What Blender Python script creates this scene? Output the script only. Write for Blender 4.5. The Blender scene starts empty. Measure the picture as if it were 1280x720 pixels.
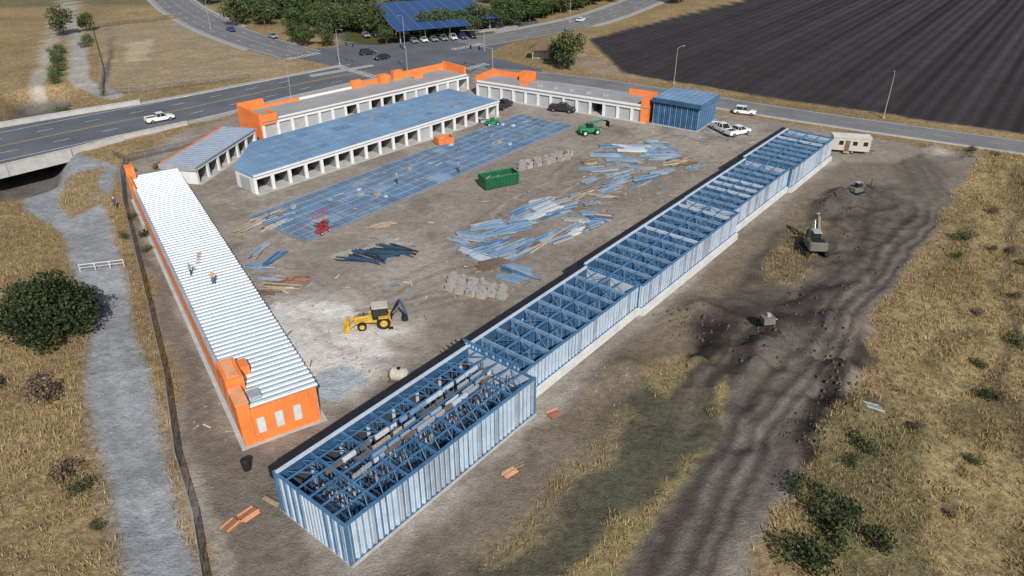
import bpy, math, random
import numpy as np
from mathutils import Vector, Matrix
random.seed(7); rng=np.random.default_rng(7)
S=bpy.context.scene
S.view_settings.view_transform='Standard'; S.view_settings.look='None'; S.view_settings.exposure=0
# ------------------------------------------------------------------ light
SUN_EL=math.radians(38); SUN_AZ=math.radians(164)
w=bpy.data.worlds.new("World"); S.world=w; w.use_nodes=True
nt=w.node_tree; bg=nt.nodes['Background']
sky=nt.nodes.new('ShaderNodeTexSky'); sky.sky_type='NISHITA'; sky.sun_disc=False
sky.sun_elevation=SUN_EL; sky.sun_rotation=SUN_AZ; sky.air_density=1.0; sky.dust_density=1.2
nt.links.new(sky.outputs[0],bg.inputs[0]); bg.inputs[1].default_value=0.08
ld=bpy.data.lights.new('sun','SUN'); ld.energy=4.3; ld.angle=math.radians(.5); ld.color=(1,.955,.89)
lo=bpy.data.objects.new('sun',ld); S.collection.objects.link(lo)
tosun=Vector((math.sin(SUN_AZ)*math.cos(SUN_EL),math.cos(SUN_AZ)*math.cos(SUN_EL),math.sin(SUN_EL)))
lo.rotation_euler=(-tosun).to_track_quat('-Z','Y').to_euler(); lo.location=(0,0,100)
cd=bpy.data.cameras.new('camera'); cam=bpy.data.objects.new('camera',cd); S.collection.objects.link(cam)
cam.location=(0,0,45); cam.rotation_euler=(math.radians(60),0,0); cd.sensor_width=36; cd.lens=25.31; cd.clip_end=6000
S.camera=cam
# ------------------------------------------------------------------ materials
MATS={}
def M(name,col,rough=.7,metal=0.0,var=.25,scale=.8,bump=0.0,fine=6.0,spec=.3,streak=False):
    m=bpy.data.materials.new(name); m.use_nodes=True; t=m.node_tree; N=t.nodes; L=t.links
    b=N['Principled BSDF']; b.inputs['Roughness'].default_value=rough; b.inputs['Metallic'].default_value=metal
    b.inputs['Specular IOR Level'].default_value=spec
    tc=N.new('ShaderNodeTexCoord')
    n1=N.new('ShaderNodeTexNoise'); n1.inputs['Scale'].default_value=scale; n1.inputs['Detail'].default_value=5
    n2=N.new('ShaderNodeTexNoise'); n2.inputs['Scale'].default_value=fine; n2.inputs['Detail'].default_value=4
    L.new(tc.outputs['Object'],n1.inputs['Vector'])
    if streak:
        mp=N.new('ShaderNodeMapping'); mp.inputs['Scale'].default_value=(1,1,.15); L.new(tc.outputs['Object'],mp.inputs[0]); L.new(mp.outputs[0],n2.inputs['Vector'])
    else: L.new(tc.outputs['Object'],n2.inputs['Vector'])
    a=N.new('ShaderNodeMath'); a.operation='ADD'; L.new(n1.outputs[0],a.inputs[0]); L.new(n2.outputs[0],a.inputs[1])
    r=N.new('ShaderNodeMapRange'); r.inputs['From Min'].default_value=.7; r.inputs['From Max'].default_value=1.3
    r.inputs['To Min'].default_value=1-var; r.inputs['To Max'].default_value=1+var*.7; L.new(a.outputs[0],r.inputs['Value'])
    v=N.new('ShaderNodeVectorMath'); v.operation='SCALE'; v.inputs[0].default_value=col; L.new(r.outputs[0],v.inputs['Scale'])
    L.new(v.outputs[0],b.inputs['Base Color'])
    if bump:
        bp=N.new('ShaderNodeBump'); bp.inputs['Strength'].default_value=bump; bp.inputs['Distance'].default_value=.05
        L.new(n2.outputs[0],bp.inputs['Height']); L.new(bp.outputs[0],b.inputs['Normal'])
    MATS[name]=m; return m
M('steel_blue',(.085,.21,.38),.42,.2,.35)
M('steel_lt',(.24,.38,.54),.45,.2,.3)
M('steel_blue_dk',(.05,.12,.23),.5,.2,.35)
M('panel_pale',(.58,.66,.75),.45,.15,.15,streak=True)
M('galv',(.50,.53,.57),.42,.35,.2)
M('roof_white',(.74,.78,.80),.42,.1,.10)
M('roof_pan_shade',(.30,.42,.49),.5,.1,.15)  # teal shadow between the white ribs, painted as the pan colour
M('roof_small',(.36,.44,.54),.45,.2,.15)
M('deck_blue',(.21,.35,.51),.5,.12,.3,scale=.15)
M('deck_blue2',(.15,.26,.40),.5,.12,.3,scale=.3)
M('slab_blue',(.165,.225,.305),.6,.05,.35,scale=.3)
M('slab_blue_lt',(.25,.33,.43),.6,.05,.3,scale=.3)
M('black_membrane',(.018,.018,.022),.7,0,.3)
M('dark_interior',(.05,.052,.06),.8,0,.3)
M('concrete',(.46,.45,.43),.85,0,.2,bump=.1)
M('concrete_dk',(.25,.24,.23),.85,0,.25)
M('white_paint',(.74,.75,.75),.55,0,.08)
M('grey_door',(.40,.41,.43),.55,0,.12)
M('roof_grey',(.33,.32,.32),.8,0,.2,scale=.2)
M('orange_sheathing',(.86,.235,.06),.75,0,.2,scale=.5)
M('orange_pale',(.78,.36,.18),.75,0,.2)
M('wood',(.42,.33,.23),.8,0,.35)
M('wood_red',(.34,.16,.09),.8,0,.3)
M('wood_dark',(.17,.12,.09),.8,0,.3)
M('pipe_dark',(.04,.045,.05),.6,0,.3)
M('block_grey',(.38,.36,.34),.9,0,.3)
M('asphalt',(.125,.132,.148),.85,0,.28,scale=.12,fine=2.0)
M('asphalt_old',(.19,.19,.195),.85,0,.25,scale=.12,fine=2.0)
M('sidewalk',(.36,.35,.33),.85,0,.15)
M('line_white',(.72,.72,.70),.7,0,.2)
M('line_yellow',(.60,.42,.10),.7,0,.2)
M('rust_strip',(.33,.22,.18),.85,0,.2)
M('yellow_paint',(.62,.38,.05),.5,0,.3)
M('green_paint',(.03,.24,.10),.45,0,.25)
M('green_dark',(.015,.11,.055),.5,0,.3)
M('red_paint',(.42,.06,.05),.5,0,.2)
M('orange_paint',(.70,.22,.08),.5,0,.2)
M('tire',(.02,.02,.02),.85,0,.2)
M('glass_dark',(.02,.025,.03),.12,0,.1,spec=.6)
M('car_white',(.76,.76,.76),.3,0,.05,spec=.5)
M('car_black',(.03,.03,.035),.3,0,.05,spec=.5)
M('car_silver',(.42,.43,.45),.3,.4,.05,spec=.5)
M('car_red',(.35,.03,.03),.3,0,.05,spec=.5)
M('car_blue',(.04,.09,.25),.3,0,.05,spec=.5)
M('chrome',(.5,.5,.5),.35,.8,.1)
M('pole_grey',(.38,.39,.40),.5,.3,.1)
M('beige',(.52,.48,.40),.6,0,.15)
M('machine_grey',(.17,.16,.135),.6,0,.25)
M('brown_roof',(.17,.11,.08),.8,0,.25)
M('solar',(.03,.075,.21),.3,.1,.2,spec=.5)
M('skin',(.45,.26,.17),.6,0,.1)
M('vest',(.65,.27,.08),.6,0,.1)
M('shirt',(.25,.27,.30),.7,0,.1)
M('jeans',(.06,.08,.14),.8,0,.2)
M('boot',(.05,.035,.025),.8,0,.2)
M('bark',(.10,.075,.055),.9,0,.3)
M('tarp_white',(.62,.62,.60),.7,0,.2)
M('rubble',(.27,.235,.195),.95,0,.4,bump=.4)
M('soil_clod',(.095,.078,.064),.95,0,.4,bump=.3)
M('fence_screen',(.06,.065,.06),.9,0,.4)
def leafmat(name,c1,c2):
    m=bpy.data.materials.new(name); m.use_nodes=True; t=m.node_tree; N=t.nodes; L=t.links; b=N['Principled BSDF']
    b.inputs['Roughness'].default_value=.7; b.inputs['Specular IOR Level'].default_value=.2
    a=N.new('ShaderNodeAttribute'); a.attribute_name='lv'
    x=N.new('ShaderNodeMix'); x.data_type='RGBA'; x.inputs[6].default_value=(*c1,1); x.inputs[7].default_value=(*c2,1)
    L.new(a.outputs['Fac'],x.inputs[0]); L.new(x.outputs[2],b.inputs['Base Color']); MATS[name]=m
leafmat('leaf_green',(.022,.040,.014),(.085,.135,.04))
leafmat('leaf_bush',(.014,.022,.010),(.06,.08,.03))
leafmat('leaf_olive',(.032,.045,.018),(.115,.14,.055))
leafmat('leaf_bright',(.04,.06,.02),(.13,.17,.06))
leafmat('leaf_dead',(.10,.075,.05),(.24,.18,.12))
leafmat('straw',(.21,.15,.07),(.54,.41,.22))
# ------------------------------------------------------------------ mesh builder
def jit(): return random.uniform(.0004,.003)
class MB:
    def __init__(s): s.v=[]; s.f=[]; s.m=[]
    def face(s,pts,m):
        i=len(s.v); s.v+= [tuple(p) for p in pts]; s.f.append(tuple(range(i,i+len(pts)))); s.m.append(m)
    def hexa(s,P,m):
        i=len(s.v); s.v+=[tuple(p) for p in P]
        for q in ((0,3,2,1),(4,5,6,7),(0,1,5,4),(1,2,6,5),(2,3,7,6),(3,0,4,7)):
            s.f.append(tuple(i+k for k in q)); s.m.append(m)
    def fbox(s,F,a0,a1,l0,l1,z0,z1,m):
        j=jit(); a0-=j;a1+=j;l0-=j;l1+=j;z1+=j
        s.hexa([F.p(a0,l0,z0),F.p(a1,l0,z0),F.p(a1,l1,z0),F.p(a0,l1,z0),F.p(a0,l0,z1),F.p(a1,l0,z1),F.p(a1,l1,z1),F.p(a0,l1,z1)],m)
    def box(s,x0,x1,y0,y1,z0,z1,m): s.fbox(F0,x0,x1,y0,y1,z0,z1,m)
    def beam(s,p,q,wd,ht,m,up=(0,0,1)):
        p=Vector(p);q=Vector(q);d=(q-p)
        if d.length<1e-6: return
        d.normalize(); up=Vector(up)
        if abs(d.dot(up))>.97: up=Vector((1,0,0))
        r=d.cross(up).normalized(); u=r.cross(d); r*=wd/2+jit(); u*=ht/2+jit()
        s.hexa([p-r-u,p+r-u,q+r-u,q-r-u,p-r+u,p+r+u,q+r+u,q-r+u],m)
    def cyl(s,p,q,r0,r1,m,n=10,cap=True):
        p=Vector(p);q=Vector(q);d=(q-p).normalized(); up=Vector((0,0,1)) if abs(d.z)<.9 else Vector((1,0,0))
        a=d.cross(up).normalized(); b=d.cross(a); i=len(s.v)
        for c,r in((p,r0),(q,r1)):
            for k in range(n):
                t=2*math.pi*k/n; s.v.append(tuple(c+a*math.cos(t)*r+b*math.sin(t)*r))
        for k in range(n):
            s.f.append((i+k,i+(k+1)%n,i+n+(k+1)%n,i+n+k)); s.m.append(m)
        if cap:
            s.f.append(tuple(i+k for k in range(n-1,-1,-1))); s.m.append(m)
            s.f.append(tuple(i+n+k for k in range(n))); s.m.append(m)
    def prism(s,poly,z0,z1,m,side=None):
        n=len(poly); i=len(s.v); s.v+=[(x,y,z0) for x,y in poly]+[(x,y,z1) for x,y in poly]
        s.f.append(tuple(i+k for k in range(n-1,-1,-1))); s.m.append(side or m)
        s.f.append(tuple(i+n+k for k in range(n))); s.m.append(m)
        for k in range(n): s.f.append((i+k,i+(k+1)%n,i+n+(k+1)%n,i+n+k)); s.m.append(side or m)
    def loft(s,secs,m):
        n=8; i=len(s.v)
        for (x,hb,ht,z0,z1) in secs:
            c=.12*(z1-z0)
            for y,z in((-hb+.06,z0),(hb-.06,z0),(hb,z0+c),(ht,z1-c),(ht-.09,z1),(-ht+.09,z1),(-ht,z1-c),(-hb,z0+c)): s.v.append((x,y,z))
        for k in range(len(secs)-1):
            for j in range(n):
                a=i+k*n+j;b=i+k*n+(j+1)%n
                s.f.append((a,b,b+n,a+n)); s.m.append(m)
        s.f.append(tuple(i+j for j in range(n-1,-1,-1))); s.m.append(m)
        e=i+(len(secs)-1)*n; s.f.append(tuple(e+j for j in range(n))); s.m.append(m)
    def mesh(s,name):
        me=bpy.data.meshes.new(name); me.from_pydata(s.v,[],s.f)
        ks=[]
        for k in s.m:
            if k not in ks: ks.append(k)
        for k in ks: me.materials.append(MATS[k])
        me.polygons.foreach_set('material_index',[ks.index(k) for k in s.m]); me.update(); return me
    def build(s,name,parent=None,loc=None,rot=0):
        o=bpy.data.objects.new(name,s.mesh(name)); S.collection.objects.link(o)
        if parent:
            o.parent=parent; o.matrix_parent_inverse=Matrix.Translation(-Vector(parent.location))
        if loc is not None: o.location=loc; o.rotation_euler=(0,0,rot)
        return o
class Fr:
    def __init__(s,o,az=None,to=None,z=0):
        s.o=Vector((o[0],o[1],z))
        if to is not None:
            d=Vector((to[0]-o[0],to[1]-o[1],0)); s.len=d.length; d.normalize()
        else: d=Vector((math.sin(az),math.cos(az),0))
        s.u=d; s.w=Vector((-d.y,d.x,0))
    def p(s,a,l,z): return s.o+s.u*a+s.w*l+Vector((0,0,z))
    def xy(s,a,l): q=s.p(a,l,0); return (q.x,q.y)
F0=Fr((0,0),az=math.radians(90))
def empty(name,loc):
    e=bpy.data.objects.new(name,None); e.location=(loc[0],loc[1],loc[2] if len(loc)>2 else 0); S.collection.objects.link(e); e.empty_display_size=.5; return e
def az_rot(az): return math.pi/2-math.radians(az)
# ------------------------------------------------------------------ terrain
def axis(lo,hi,st,far0,far1):
    a=list(np.arange(lo,hi+1e-6,st)); d=st; x=hi
    while x<far1: d=min(d*1.07,160) ; x+=d; a.append(x)
    d=st; x=lo; pre=[]
    while x>far0: d=min(d*1.07,160); x-=d; pre.append(x)
    return np.array(pre[::-1]+a)
xs=axis(-112,112,.5,-3000,3000); ys=axis(28,205,.5,-1500,4000)
X,Y=np.meshgrid(xs,ys); X=X.ravel();Y=Y.ravel()
LAT=rng.random((8,256,256))
def vn(x,y,s,k=0):
    x=x/s+37.3*k;y=y/s+11.7*k; xi=np.floor(x).astype(int);yi=np.floor(y).astype(int);fx=x-xi;fy=y-yi
    fx=fx*fx*(3-2*fx);fy=fy*fy*(3-2*fy);T=LAT[k%8]
    g=lambda a,b:T[a%256,b%256]
    return (g(xi,yi)*(1-fx)+g(xi+1,yi)*fx)*(1-fy)+(g(xi,yi+1)*(1-fx)+g(xi+1,yi+1)*fx)*fy
def fbm(x,y,s,k=0,o=4):
    r=0;a=.5;t=0
    for i in range(o): r=r+a*vn(x,y,s/(2**i),k+i); t+=a; a*=.55
    return r/t
def sdpoly(x,y,P):
    d=np.full(x.shape,1e9); ins=np.zeros(x.shape,bool); n=len(P)
    for i in range(n):
        ax,ay=P[i];bx,by=P[(i+1)%n]; ex,ey=bx-ax,by-ay
        t=np.clip(((x-ax)*ex+(y-ay)*ey)/(ex*ex+ey*ey),0,1); d=np.minimum(d,np.hypot(x-ax-t*ex,y-ay-t*ey))
        c=((ay>y)!=(by>y))
        xi=(bx-ax)*(y-ay)/(by-ay if by!=ay else 1e-9)+ax
        ins^=(c&(x<xi))
    return np.where(ins,d,-d)
def sdline(x,y,P):
    d=np.full(x.shape,1e9)
    for i in range(len(P)-1):
        ax,ay=P[i];bx,by=P[i+1]; ex,ey=bx-ax,by-ay
        t=np.clip(((x-ax)*ex+(y-ay)*ey)/(ex*ex+ey*ey),0,1); d=np.minimum(d,np.hypot(x-ax-t*ex,y-ay-t*ey))
    return d
def ss(t): t=np.clip(t,0,1); return t*t*(3-2*t)
NX=(fbm(X,Y,7,1)-.5); NY=(fbm(X,Y,7,4)-.5)
COL=np.empty((X.size,3)); COL[:]=(.29,.21,.11); GR=np.ones(X.size); FU=np.zeros(X.size)
big=fbm(X,Y,18,2); COL*= (0.7+.6*big)[:,None]
def apply(m,c,gr=None,fu=None):
    global COL,GR,FU
    COL=COL*(1-m[:,None])+np.array(c)*m[:,None]
    if gr is not None: GR=GR*(1-m)+gr*m
    if fu is not None: FU=FU*(1-m)+fu*m
def pm(P,edge=1.5,nz=3.0):
    return ss(sdpoly(X+NX*nz*2,Y+NY*nz*2,P)/edge+.5)
def paint(P,c,edge=1.5,nz=3.0,gr=None,fu=None,op=1.0): apply(pm(P,edge,nz)*op,c,gr,fu)
def line(P,wd,c,edge=.6,nz=1.0,gr=None,op=1.0):
    apply(ss((wd/2-sdline(X+NX*nz*2,Y+NY*nz*2,P))/edge+.5)*op,c,gr)
paint([(-400,250),(-150,300),(-60,300),(60,330),(100,340),(400,700),(400,2500),(-900,2500),(-900,600)],(.17,.15,.08),5,5,gr=1)
paint([(-139,251),(-121,266),(-84,232),(-55,201),(-66,184),(-95,167)],(.32,.25,.155),1.5,2,gr=.6)
paint([(-118,225),(-112,232),(-100,206),(-104,200)],(.45,.37,.25),2,3,gr=.3)
SITE=[(-70,121),(-59,103),(-46,80),(-34,58),(-29,47),(-25,40),(-21,33),(-19,10),(14,10),(18,38),(26,47),(36,60),(45,74),(62,98),(80,118),(84,126),(62,142),(30,163),(-4,186),(-30,182),(-50,160),(-66,142)]
site=pm(SITE,1.5,2)
apply(site,(.285,.245,.205),gr=0)
apply(site*ss((fbm(X,Y,14,3)-.45)*5),(.35,.308,.262),None)
apply(site*ss((fbm(X,Y,6,5)-.55)*5)*.6,(.20,.168,.138),None)
paint([(-68,118),(-58,100),(-45,78),(-33,57),(-27,46),(-21,36),(-19,20),(-13,20),(-16,38),(-20,48),(-26,50),(-60,106)],(.20,.17,.14),1,1.5,gr=0)
paint([(-20,60),(-13,62),(-10,56),(-19,42),(-24,46),(-17,52)],(.19,.16,.13),2,2,gr=0,op=.7)
paint([(-13,28),(-9,36),(3,52),(16,70),(31,90),(46,108),(60,124),(70,122),(55,104),(40,86),(28,70),(14,50),(3,35),(0,20)],(.215,.175,.138),1.5,2,gr=.1)
paint([(5,53),(16,67),(31,87),(46,105),(52,100),(40,83),(28,68),(18,56),(10,50)],(.20,.16,.11),2,3,gr=.35)
paint([(15,52),(18,64),(26,76),(34,87),(45,100),(54,111),(64,113),(70,112),(60,98),(48,80),(40,66),(33,58),(26,50),(20,44)],(.105,.088,.074),2,4,gr=0)
paint([(17,60),(22,70),(33,77),(42,76),(40,64),(31,56),(25,52)],(.060,.050,.043),2,4,gr=0,op=.9)
paint([(31,79),(38,90),(44,98),(47,99),(43,88),(36,78)],(.21,.17,.10),1,4,gr=.75,op=.75)
paint([(22,57),(22,51),(13,42),(7,37),(0,30),(-3,36),(4,46),(11,55),(17,62)],(.105,.097,.068),2,3,gr=.5)
paint([(23,59),(22,50),(15,42),(8,36),(2,30),(-1,34),(10,42),(18,50)],(.32,.25,.12),1,3,gr=1,op=.85)
paint([(14,60),(20,66),(22,63),(16,56)],(.30,.23,.12),1,3,gr=1,op=.8)
paint([(-3,38),(5,48),(12,55),(13,53),(6,45),(-1,36)],(.26,.21,.13),1,3,gr=.6,op=.7)
TR=[(76,128),(76,118),(60,94),(46,76),(36,63),(27,49),(20,42),(14,34),(12,20),(4,20),(7,35),(13,43),(19,51),(25,62),(36,72),(51,91),(63,108),(68,122)]
paint(TR,(.125,.108,.093),1.5,1.5,gr=0)
for off in (-2.4,-1.9,-.9,.4,1.3,2.2,3.0):
    line([(72+off,122),(68+off,108),(55.5+off,92),(42+off,75),(31+off,61.5),(23+off,52),(16+off,42),(10+off,32)],.5,(.20,.175,.152) if off in(-.9,1.3,3.0) else (.065,.055,.047),.6,1.4,op=.75)
line([(60,112),(50,98),(44,86),(38,80),(30,74),(24,64),(16,52)],.6,(.17,.145,.12),.8,3,op=.6); line([(61.8,111),(51.8,97),(45.8,85),(39.8,79),(31.8,73),(25.8,63)],.6,(.05,.043,.037),.8,3,op=.6)
paint([(60,110),(72,126),(84,127),(80,118),(64,100)],(.17,.145,.12),2,3,gr=0,op=.7)
RG=[(82,124),(67,99),(47,73),(37,55),(27,45),(18,35),(14,15),(60,10),(200,60),(100,124)]
paint(RG,(.34,.255,.13),1.5,3,gr=1)
rg=pm(RG,1.5,3)
uu=X*.777-Y*.629; vv=X*.629+Y*.777
apply(rg*ss((fbm(uu*1.6,vv*.4,5,6)-.5)*6)*.7,(.19,.145,.07))
apply(rg*ss((fbm(X,Y,2.6,3)-.56)*8)*.5,(.13,.11,.055))
line([(88,120),(72,92),(55,68),(44,48)],1.8,(.12,.095,.06),1.5,3,op=.75)
paint([(24,42),(22,30),(30,30),(33,45),(38,52),(33,56)],(.14,.13,.065),2,4,gr=1,op=.8)
paint([(31,58),(36,66),(34,60),(31,54),(27,47),(25,46)],(.045,.038,.033),1,2,gr=0)
paint([(19,64),(23,70),(25,69),(21,62)],(.035,.030,.027),1,2,gr=0)
paint([(24,232),(94,312),(330,600),(1500,600),(900,-100),(215,60),(102,139),(65,162),(29,189)],(.046,.040,.042),2,1,gr=0,fu=1)
paint([(34,182),(29,190),(24,210),(18,214),(16,200),(22,190)],(.30,.23,.16),2,2,gr=.5)
PATH=[(-90,126),(-82,112),(-74,101),(-65,94),(-58,84),(-49,71),(-43,58),(-37,49),(-28,35),(-22,20),(-14,18),(-23,35),(-28,43),(-35,56),(-42,67),(-50,82),(-57,94),(-64,104),(-66,112),(-70,121),(-74,124),(-84,130)]
paint(PATH,(.31,.325,.34),.9,.5,gr=0)
line([(-56,86),(-45,67),(-36,52),(-26,36)],.8,(.42,.43,.435),2,1,op=.4); line([(-58,84),(-49.5,71),(-38,50),(-29,36)],.8,(.25,.24,.22),1.5,1,op=.5)
line([(-63,96),(-53,82),(-46,68),(-40,57),(-31,42),(-26,34)],.5,(.25,.255,.26),1,1,op=.5)
paint([(-66,98),(-70,103),(-76,116),(-72,122),(-69,112),(-64,106)],(.30,.23,.14),.8,1,gr=.8)
line([(-181,312),(-135,232),(-107,180),(-92,166)],4.5,(.38,.36,.32),1,1,gr=0)
line([(-230,420),(-147,240),(-122,190),(-103,150)],3.5,(.40,.36,.30),1,1,gr=0)
line([(-95,167),(-105,190),(-128,240),(-170,312)],1.2,(.14,.12,.10),1,1,gr=0)
paint([(-31,77),(-20.4,77),(-12,71),(-10.5,62),(-17,56),(-23,57),(-28,65)],(.46,.42,.375),3,4,gr=0,op=.85)
paint([(-29,74),(-20.4,74),(-13,69),(-12,63),(-17,58),(-22,59),(-27,65)],(.68,.65,.61),2,4,gr=0,op=.95)
paint([(-22,59.5),(-18,61.5),(-14.5,60),(-18,56.5),(-21,56)],(.42,.46,.50),.6,2,gr=0)
line([(-28,75),(-20,66),(-14,62)],.5,(.40,.36,.32),.6,2,op=.6); line([(-30,70),(-21,69),(-13,72)],.5,(.42,.38,.33),.6,2,op=.6)
paint([(-34,92),(-27,89),(-15,105),(-22,110)],(.34,.295,.245),2,3,op=.5)
paint([(-21,84),(-14,91),(-16,93),(-24,86)],(.47,.43,.38),1,2,op=.7)
paint([(-5,75),(22,108),(36,125),(24,132),(8,122),(-10,95)],(.25,.213,.178),3,4,op=.6)
for k in range(22):
    a=random.uniform(0,1); x0=-22+50*a+random.uniform(-4,4); y0=66+72*a+random.uniform(-6,6); th=math.radians(39+random.uniform(-25,25)); Ln=random.uniform(10,30)
    P=[(x0+math.sin(th+.05*i)*i*Ln/6, y0+math.cos(th+.05*i)*i*Ln/6) for i in range(6)]
    line(P,.5,random.choice([(.39,.345,.29),(.19,.16,.13)]),.5,1,op=.6)
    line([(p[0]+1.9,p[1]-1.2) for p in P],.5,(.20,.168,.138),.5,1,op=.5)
paint([(-50,226),(-38,222),(-8,226),(0,240),(10,262),(0,290),(-60,290),(-70,262)],(.12,.12,.12),2,1,gr=0)
paint([(-52,232),(-40,222),(-20,236),(-30,250),(-60,262)],(.08,.085,.03),2,2,gr=.4)
Z=np.zeros(X.size)
sitem=pm(SITE,6,1)
MAINROAD=[(-140,66),(-115,94),(-90,121),(-77,137),(-52,166),(-30,187),(-8,187),(12,181),(45,154),(97,127),(230,50),(236,60),(98,135),(48,167),(8,194),(-6,214),(2,232),(34,262),(62,310),(400,900),(385,905),(46,314),(10,262),(-20,236),(-40,222),(-60,216),(-100,262),(-135,312),(-300,620),(-315,615),(-146,312),(-108,256),(-75,216),(-47,197),(-74,168),(-104,143),(-156,92)]
rd=sdpoly(X,Y,MAINROAD); rdm=ss((rd+5)/5)
hn=(fbm(X,Y,9,2)-.5)*1.1+(fbm(X,Y,2.2,6)-.5)*.35
flat=np.maximum(sitem,rdm)
Z+=hn*(1-flat)*np.where(FU>.5,.15,1)
Z+=(fbm(X,Y,3,3)-.5)*.12*sitem
dk=pm([(15,52),(18,64),(26,76),(34,84),(45,96),(54,108),(64,109),(56,94),(44,76),(38,66),(33,58),(26,50),(20,44)],4,3)
Z+=dk*((fbm(X,Y,3.0,5)-.45)*2.0+(fbm(X,Y,1.2,1)-.5)*.5)
trk=pm(TR,2,1); Z+=trk*(fbm(X,Y,1.6,4)-.5)*.4
def mound(x,y,r,h):
    global Z
    d=np.hypot(X-x,Y-y)/r*(1+.6*(fbm(X,Y,1.6,7)-.5)); Z+=h*np.exp(-d*d*1.6)*(.75+.5*fbm(X,Y,1.1,2))
for m in [(22,72,3,1.4),(27,64,3,1.5),(30,68,2.6,1.6),(34,60,2.6,1.7),(33,54.5,2.2,1.4),(29,51,2,1.1),(49,103,2.5,1.4),(53,108,2,1.1),(12,61,2.4,.7),(8,58,1.8,.6),(38,70,2.5,1.3),(42,77,2.2,1.0),(-13.5,61,1.6,.5),(-8,33,2,.9),(-6,34.5,1.2,.7),(25,60,2,.8),(84,125,3,1.2),(89,122,3,1.0),(79,130,2.5,1),(46,97,2,.9),(58,110,1.8,.9),(20,62,1.5,.6),(17,58,1.5,.5)]: mound(*m)
for m in [(31,57,2,-.9),(34,63,1.6,-.8),(21,66.5,1.6,-.8),(23,69.5,1.4,-.6)]: mound(*m)
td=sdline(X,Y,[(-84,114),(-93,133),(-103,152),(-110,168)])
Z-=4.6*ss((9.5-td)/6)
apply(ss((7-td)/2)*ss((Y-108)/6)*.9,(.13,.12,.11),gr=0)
Z-=.06*rdm
nx,ny=len(xs),len(ys)
idx=(np.arange(ny-1)[:,None]*nx+np.arange(nx-1)[None,:]).ravel()
faces=np.stack([idx,idx+1,idx+nx+1,idx+nx],1)
me=bpy.data.meshes.new('ground'); me.vertices.add(X.size); me.vertices.foreach_set('co',np.stack([X,Y,Z],1).ravel())
me.loops.add(faces.size); me.loops.foreach_set('vertex_index',faces.ravel()); me.polygons.add(len(faces))
me.polygons.foreach_set('loop_start',np.arange(len(faces))*4); me.polygons.foreach_set('loop_total',np.full(len(faces),4))
me.polygons.foreach_set('use_smooth',np.ones(len(faces),bool)); me.update()
at=me.attributes.new('col','FLOAT_COLOR','POINT'); at.data.foreach_set('color',np.concatenate([COL,np.ones((X.size,1))],1).ravel())
at=me.attributes.new('gr','FLOAT','POINT'); at.data.foreach_set('value',GR)
at=me.attributes.new('fu','FLOAT','POINT'); at.data.foreach_set('value',FU)
ground=bpy.data.objects.new('ground',me); S.collection.objects.link(ground)
gm=bpy.data.materials.new('ground_mat'); gm.use_nodes=True; t=gm.node_tree;N=t.nodes;L=t.links;b=N['Principled BSDF']
b.inputs['Roughness'].default_value=.95; b.inputs['Specular IOR Level'].default_value=.1
def node(ty,**k):
    n=N.new(ty)
    for a,v in k.items(): setattr(n,a,v)
    return n
def math_(op,a,bv=None):
    n=node('ShaderNodeMath',operation=op)
    for i,x in enumerate((a,bv)):
        if x is None: continue
        if isinstance(x,(int,float)): n.inputs[i].default_value=x
        else: L.new(x,n.inputs[i])
    return n.outputs[0]
tc=node('ShaderNodeTexCoord'); P=tc.outputs['Object']
def noi(s,d=5,r=.6):
    n=node('ShaderNodeTexNoise'); n.inputs['Scale'].default_value=s;n.inputs['Detail'].default_value=d;n.inputs['Roughness'].default_value=r; L.new(P,n.inputs['Vector']); return n.outputs[0]
ac=node('ShaderNodeAttribute',attribute_name='col'); ag=node('ShaderNodeAttribute',attribute_name='gr'); af=node('ShaderNodeAttribute',attribute_name='fu')
n1=noi(.12);n2=noi(.9,6,.65);n3=noi(5,6,.7);n4=noi(1.8,4,.7)
def rng_(x,a,bb,lo_,hi_):
    n=node('ShaderNodeMapRange'); L.new(x,n.inputs['Value']); n.inputs['From Min'].default_value=a;n.inputs['From Max'].default_value=bb;n.inputs['To Min'].default_value=lo_;n.inputs['To Max'].default_value=hi_; return n.outputs[0]
f=math_('MULTIPLY',math_('MULTIPLY',rng_(n1,.3,.7,.85,1.15),rng_(n2,.3,.7,.78,1.22)),rng_(n3,.3,.7,.74,1.26))
gd=rng_(n4,.35,.65,.0,1.0)
gf=math_('ADD',math_('MULTIPLY',math_('MULTIPLY',ag.outputs['Fac'],.5),math_('SUBTRACT',gd,.55)),1.0)
f=math_('MULTIPLY',f,gf)
sep=node('ShaderNodeSeparateXYZ'); L.new(P,sep.inputs[0])
cross=math_('ADD',math_('MULTIPLY',sep.outputs[0],.80),math_('MULTIPLY',sep.outputs[1],-.60))
def sn(per): return math_('SINE',math_('MULTIPLY',cross,2*math.pi/per))
east=rng_(sep.outputs[0],60,150,.30,1.0)
wob=math_('ADD',math_('MULTIPLY',sn(3.1),.75),math_('ADD',math_('MULTIPLY',sn(8.2),.5),math_('MULTIPLY',sn(19.0),.45)))
furc=math_('MULTIPLY',math_('MULTIPLY',wob,af.outputs['Fac']),math_('MULTIPLY',east,.36))
fur=math_('ADD',furc,1.0)
f=math_('MULTIPLY',f,fur)
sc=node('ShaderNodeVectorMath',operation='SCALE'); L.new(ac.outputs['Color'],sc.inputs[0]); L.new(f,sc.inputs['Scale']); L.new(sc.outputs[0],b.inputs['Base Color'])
bh=math_('ADD',math_('ADD',math_('MULTIPLY',n3,.6),n2),math_('MULTIPLY',fur,.6))
bp=node('ShaderNodeBump'); bp.inputs['Strength'].default_value=.85; bp.inputs['Distance'].default_value=.3; L.new(bh,bp.inputs['Height']); L.new(bp.outputs[0],b.inputs['Normal'])
me.materials.append(gm)
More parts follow.
